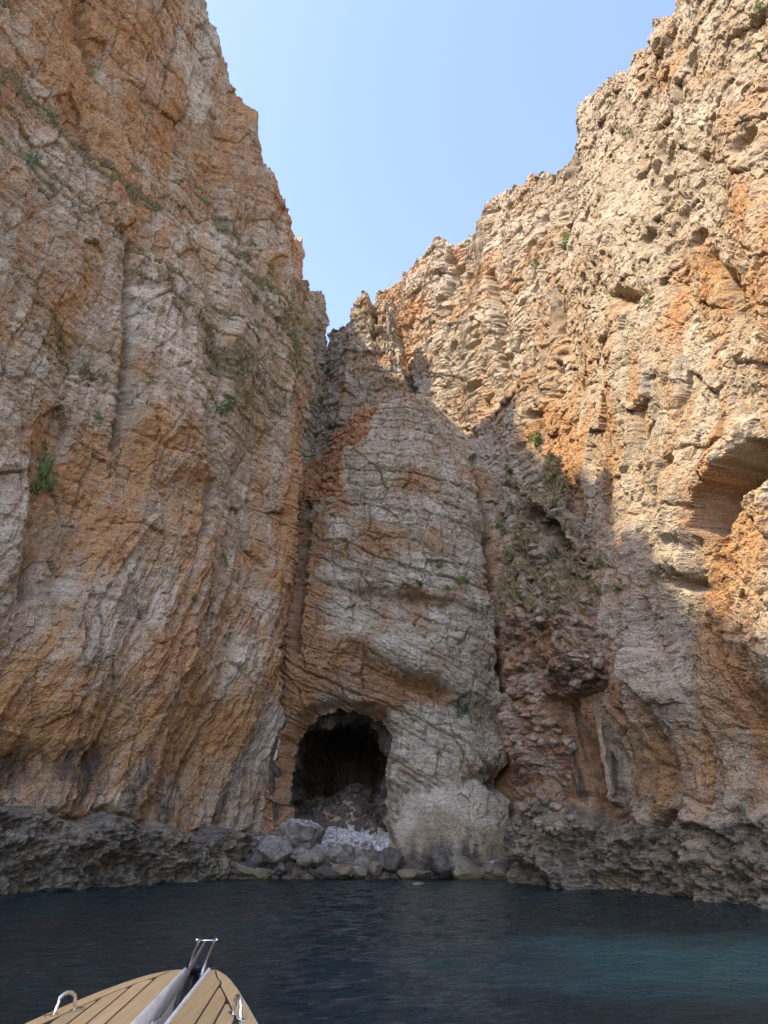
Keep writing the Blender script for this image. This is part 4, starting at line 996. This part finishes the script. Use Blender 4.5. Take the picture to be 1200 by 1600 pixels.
# bow roller: two cheek plates, two bright rods and the cross pin
def bx(u, y, z): return (axis_x(y) + u, y, z)
for e in (-1, 1):
    V = []; F = []
    pr = [(6.02, -0.15), (6.10, -0.10), (6.30, -0.03), (6.52, 0.035), (6.62, 0.05), (6.70, 0.03), (6.66, -0.05), (6.40, -0.14), (6.1, -0.20)]
    for t_ in (0, 0.005):
        V += [bx(e * (0.052 + t_), y, DZ + z) for y, z in pr]
    n = len(pr); F = [list(range(n)), list(range(n, 2 * n))] + [[k, (k + 1) % n, n + (k + 1) % n, n + k] for k in range(n)]
    bpart('roller_cheek', V, F, M['dull_steel'])
    bpart('roller_rod', *tube([bx(e * 0.056, 6.38, DZ - 0.02), bx(e * 0.060, 6.56, DZ + 0.045), bx(e * 0.066, 6.76, DZ + 0.10), bx(e * 0.068, 6.94, DZ + 0.135), bx(e * 0.068, 6.99, DZ + 0.165)], 0.0115, 10), M['steel'], True)
    bpart('pin_nut', *tube([bx(e * 0.060, 6.965, DZ + 0.143), bx(e * 0.094, 6.965, DZ + 0.143)], 0.014, 6), M['steel'])
bpart('roller_pin', *tube([bx(-0.09, 6.965, DZ + 0.143), bx(0.09, 6.965, DZ + 0.143)], 0.0075, 10), M['steel'], True)
bpart('roller', *tube([bx(-0.045, 6.60, DZ + 0.0), bx(-0.03, 6.60, DZ), bx(0, 6.60, DZ), bx(0.03, 6.60, DZ), bx(0.045, 6.60, DZ)], [0.06, 0.048, 0.036, 0.048, 0.06], 16), M['black'], True)

# anchor stowed in the channel, and its chain
anc = bpy.data.objects.new('anchor', None); COL.objects.link(anc); anc.location = bx(0, 6.2, DZ - 0.1)
tag(anc, 'grey steel anchor stowed in the bow channel, shank pointing aft', 'anchor')
def apart(name, V, F, mat, parent, smooth=False):
    global bo
    b0 = bo; bo = Vector(parent.location); o = bpart(name, V, F, mat, smooth, None, parent); bo = b0; return o
sh = [(6.93, 0.135, 0.010), (6.70, 0.100, 0.013), (6.30, 0.035, 0.017), (5.85, -0.025, 0.019), (5.50, -0.06, 0.017), (5.28, -0.08, 0.014)]
V = []; F = []
for y, z, hh in sh:
    V += [bx(-0.010 + a - 0.04 * (6.93 - y) / 1.6, y, DZ + z + b) for a, b in ((-.007, -hh), (.007, -hh), (.007, hh), (-.007, hh))]
for i in range(len(sh) - 1):
    for k in range(4): F.append([i * 4 + k, i * 4 + (k + 1) % 4, i * 4 + 4 + (k + 1) % 4, i * 4 + 4 + k])
F += [[0, 1, 2, 3], [4 * len(sh) - 4 + k for k in range(4)]]
apart('shank', V, F, M['dull_steel'], anc)
V = [bx(-.04, 6.86, DZ + .09), bx(.045, 6.80, DZ + .05), bx(.04, 6.55, DZ - .10), bx(-.03, 6.50, DZ - .12), bx(0, 6.95, DZ - .18), bx(.01, 6.7, DZ - .30)]
apart('fluke', V, [[0, 1, 2, 3], [0, 4, 1], [1, 4, 5, 2], [2, 5, 3], [3, 5, 4, 0]], M['black'], anc)
apart('shackle', *tube([bx(-.052 + .02 * math.cos(t), 5.27 + .035 * math.sin(t), DZ - .075) for t in np.linspace(0, 2 * math.pi, 14)[:-1]], 0.008, 8, True), M['steel'], anc, True)
apart('swivel', *tube([bx(-.052, 5.245, DZ - .075), bx(-.052, 5.19, DZ - .078), bx(-.052, 5.17, DZ - .08), bx(-.052, 5.10, DZ - .085)], [0.018, 0.024, 0.017, 0.020], 12), M['steel'], anc, True)
chn = bpy.data.objects.new('anchor_chain', None); COL.objects.link(chn); chn.location = bx(-0.05, 4.9, DZ - 0.2)
tag(chn, 'shiny steel anchor chain lying in the channel behind the anchor', 'chain')
cy_ = 5.09; k = 0
while cy_ > 3.4:
    c = bx(-0.045 - 0.012 * math.sin(k * 0.9), cy_, DZ - 0.085 - 0.004 * k)
    ring = []
    for t in np.linspace(0, 2 * math.pi, 15)[:-1]:
        a = 0.019 * math.cos(t); l = 0.034 * math.sin(t)
        ring.append((c[0] + (a if k % 2 else 0.006 * math.cos(t)), c[1] + l, c[2] + (0 if k % 2 else a)))
    apart('link', *tube(ring, 0.0062, 8, True), M['steel'], chn, True); cy_ -= 0.048; k += 1
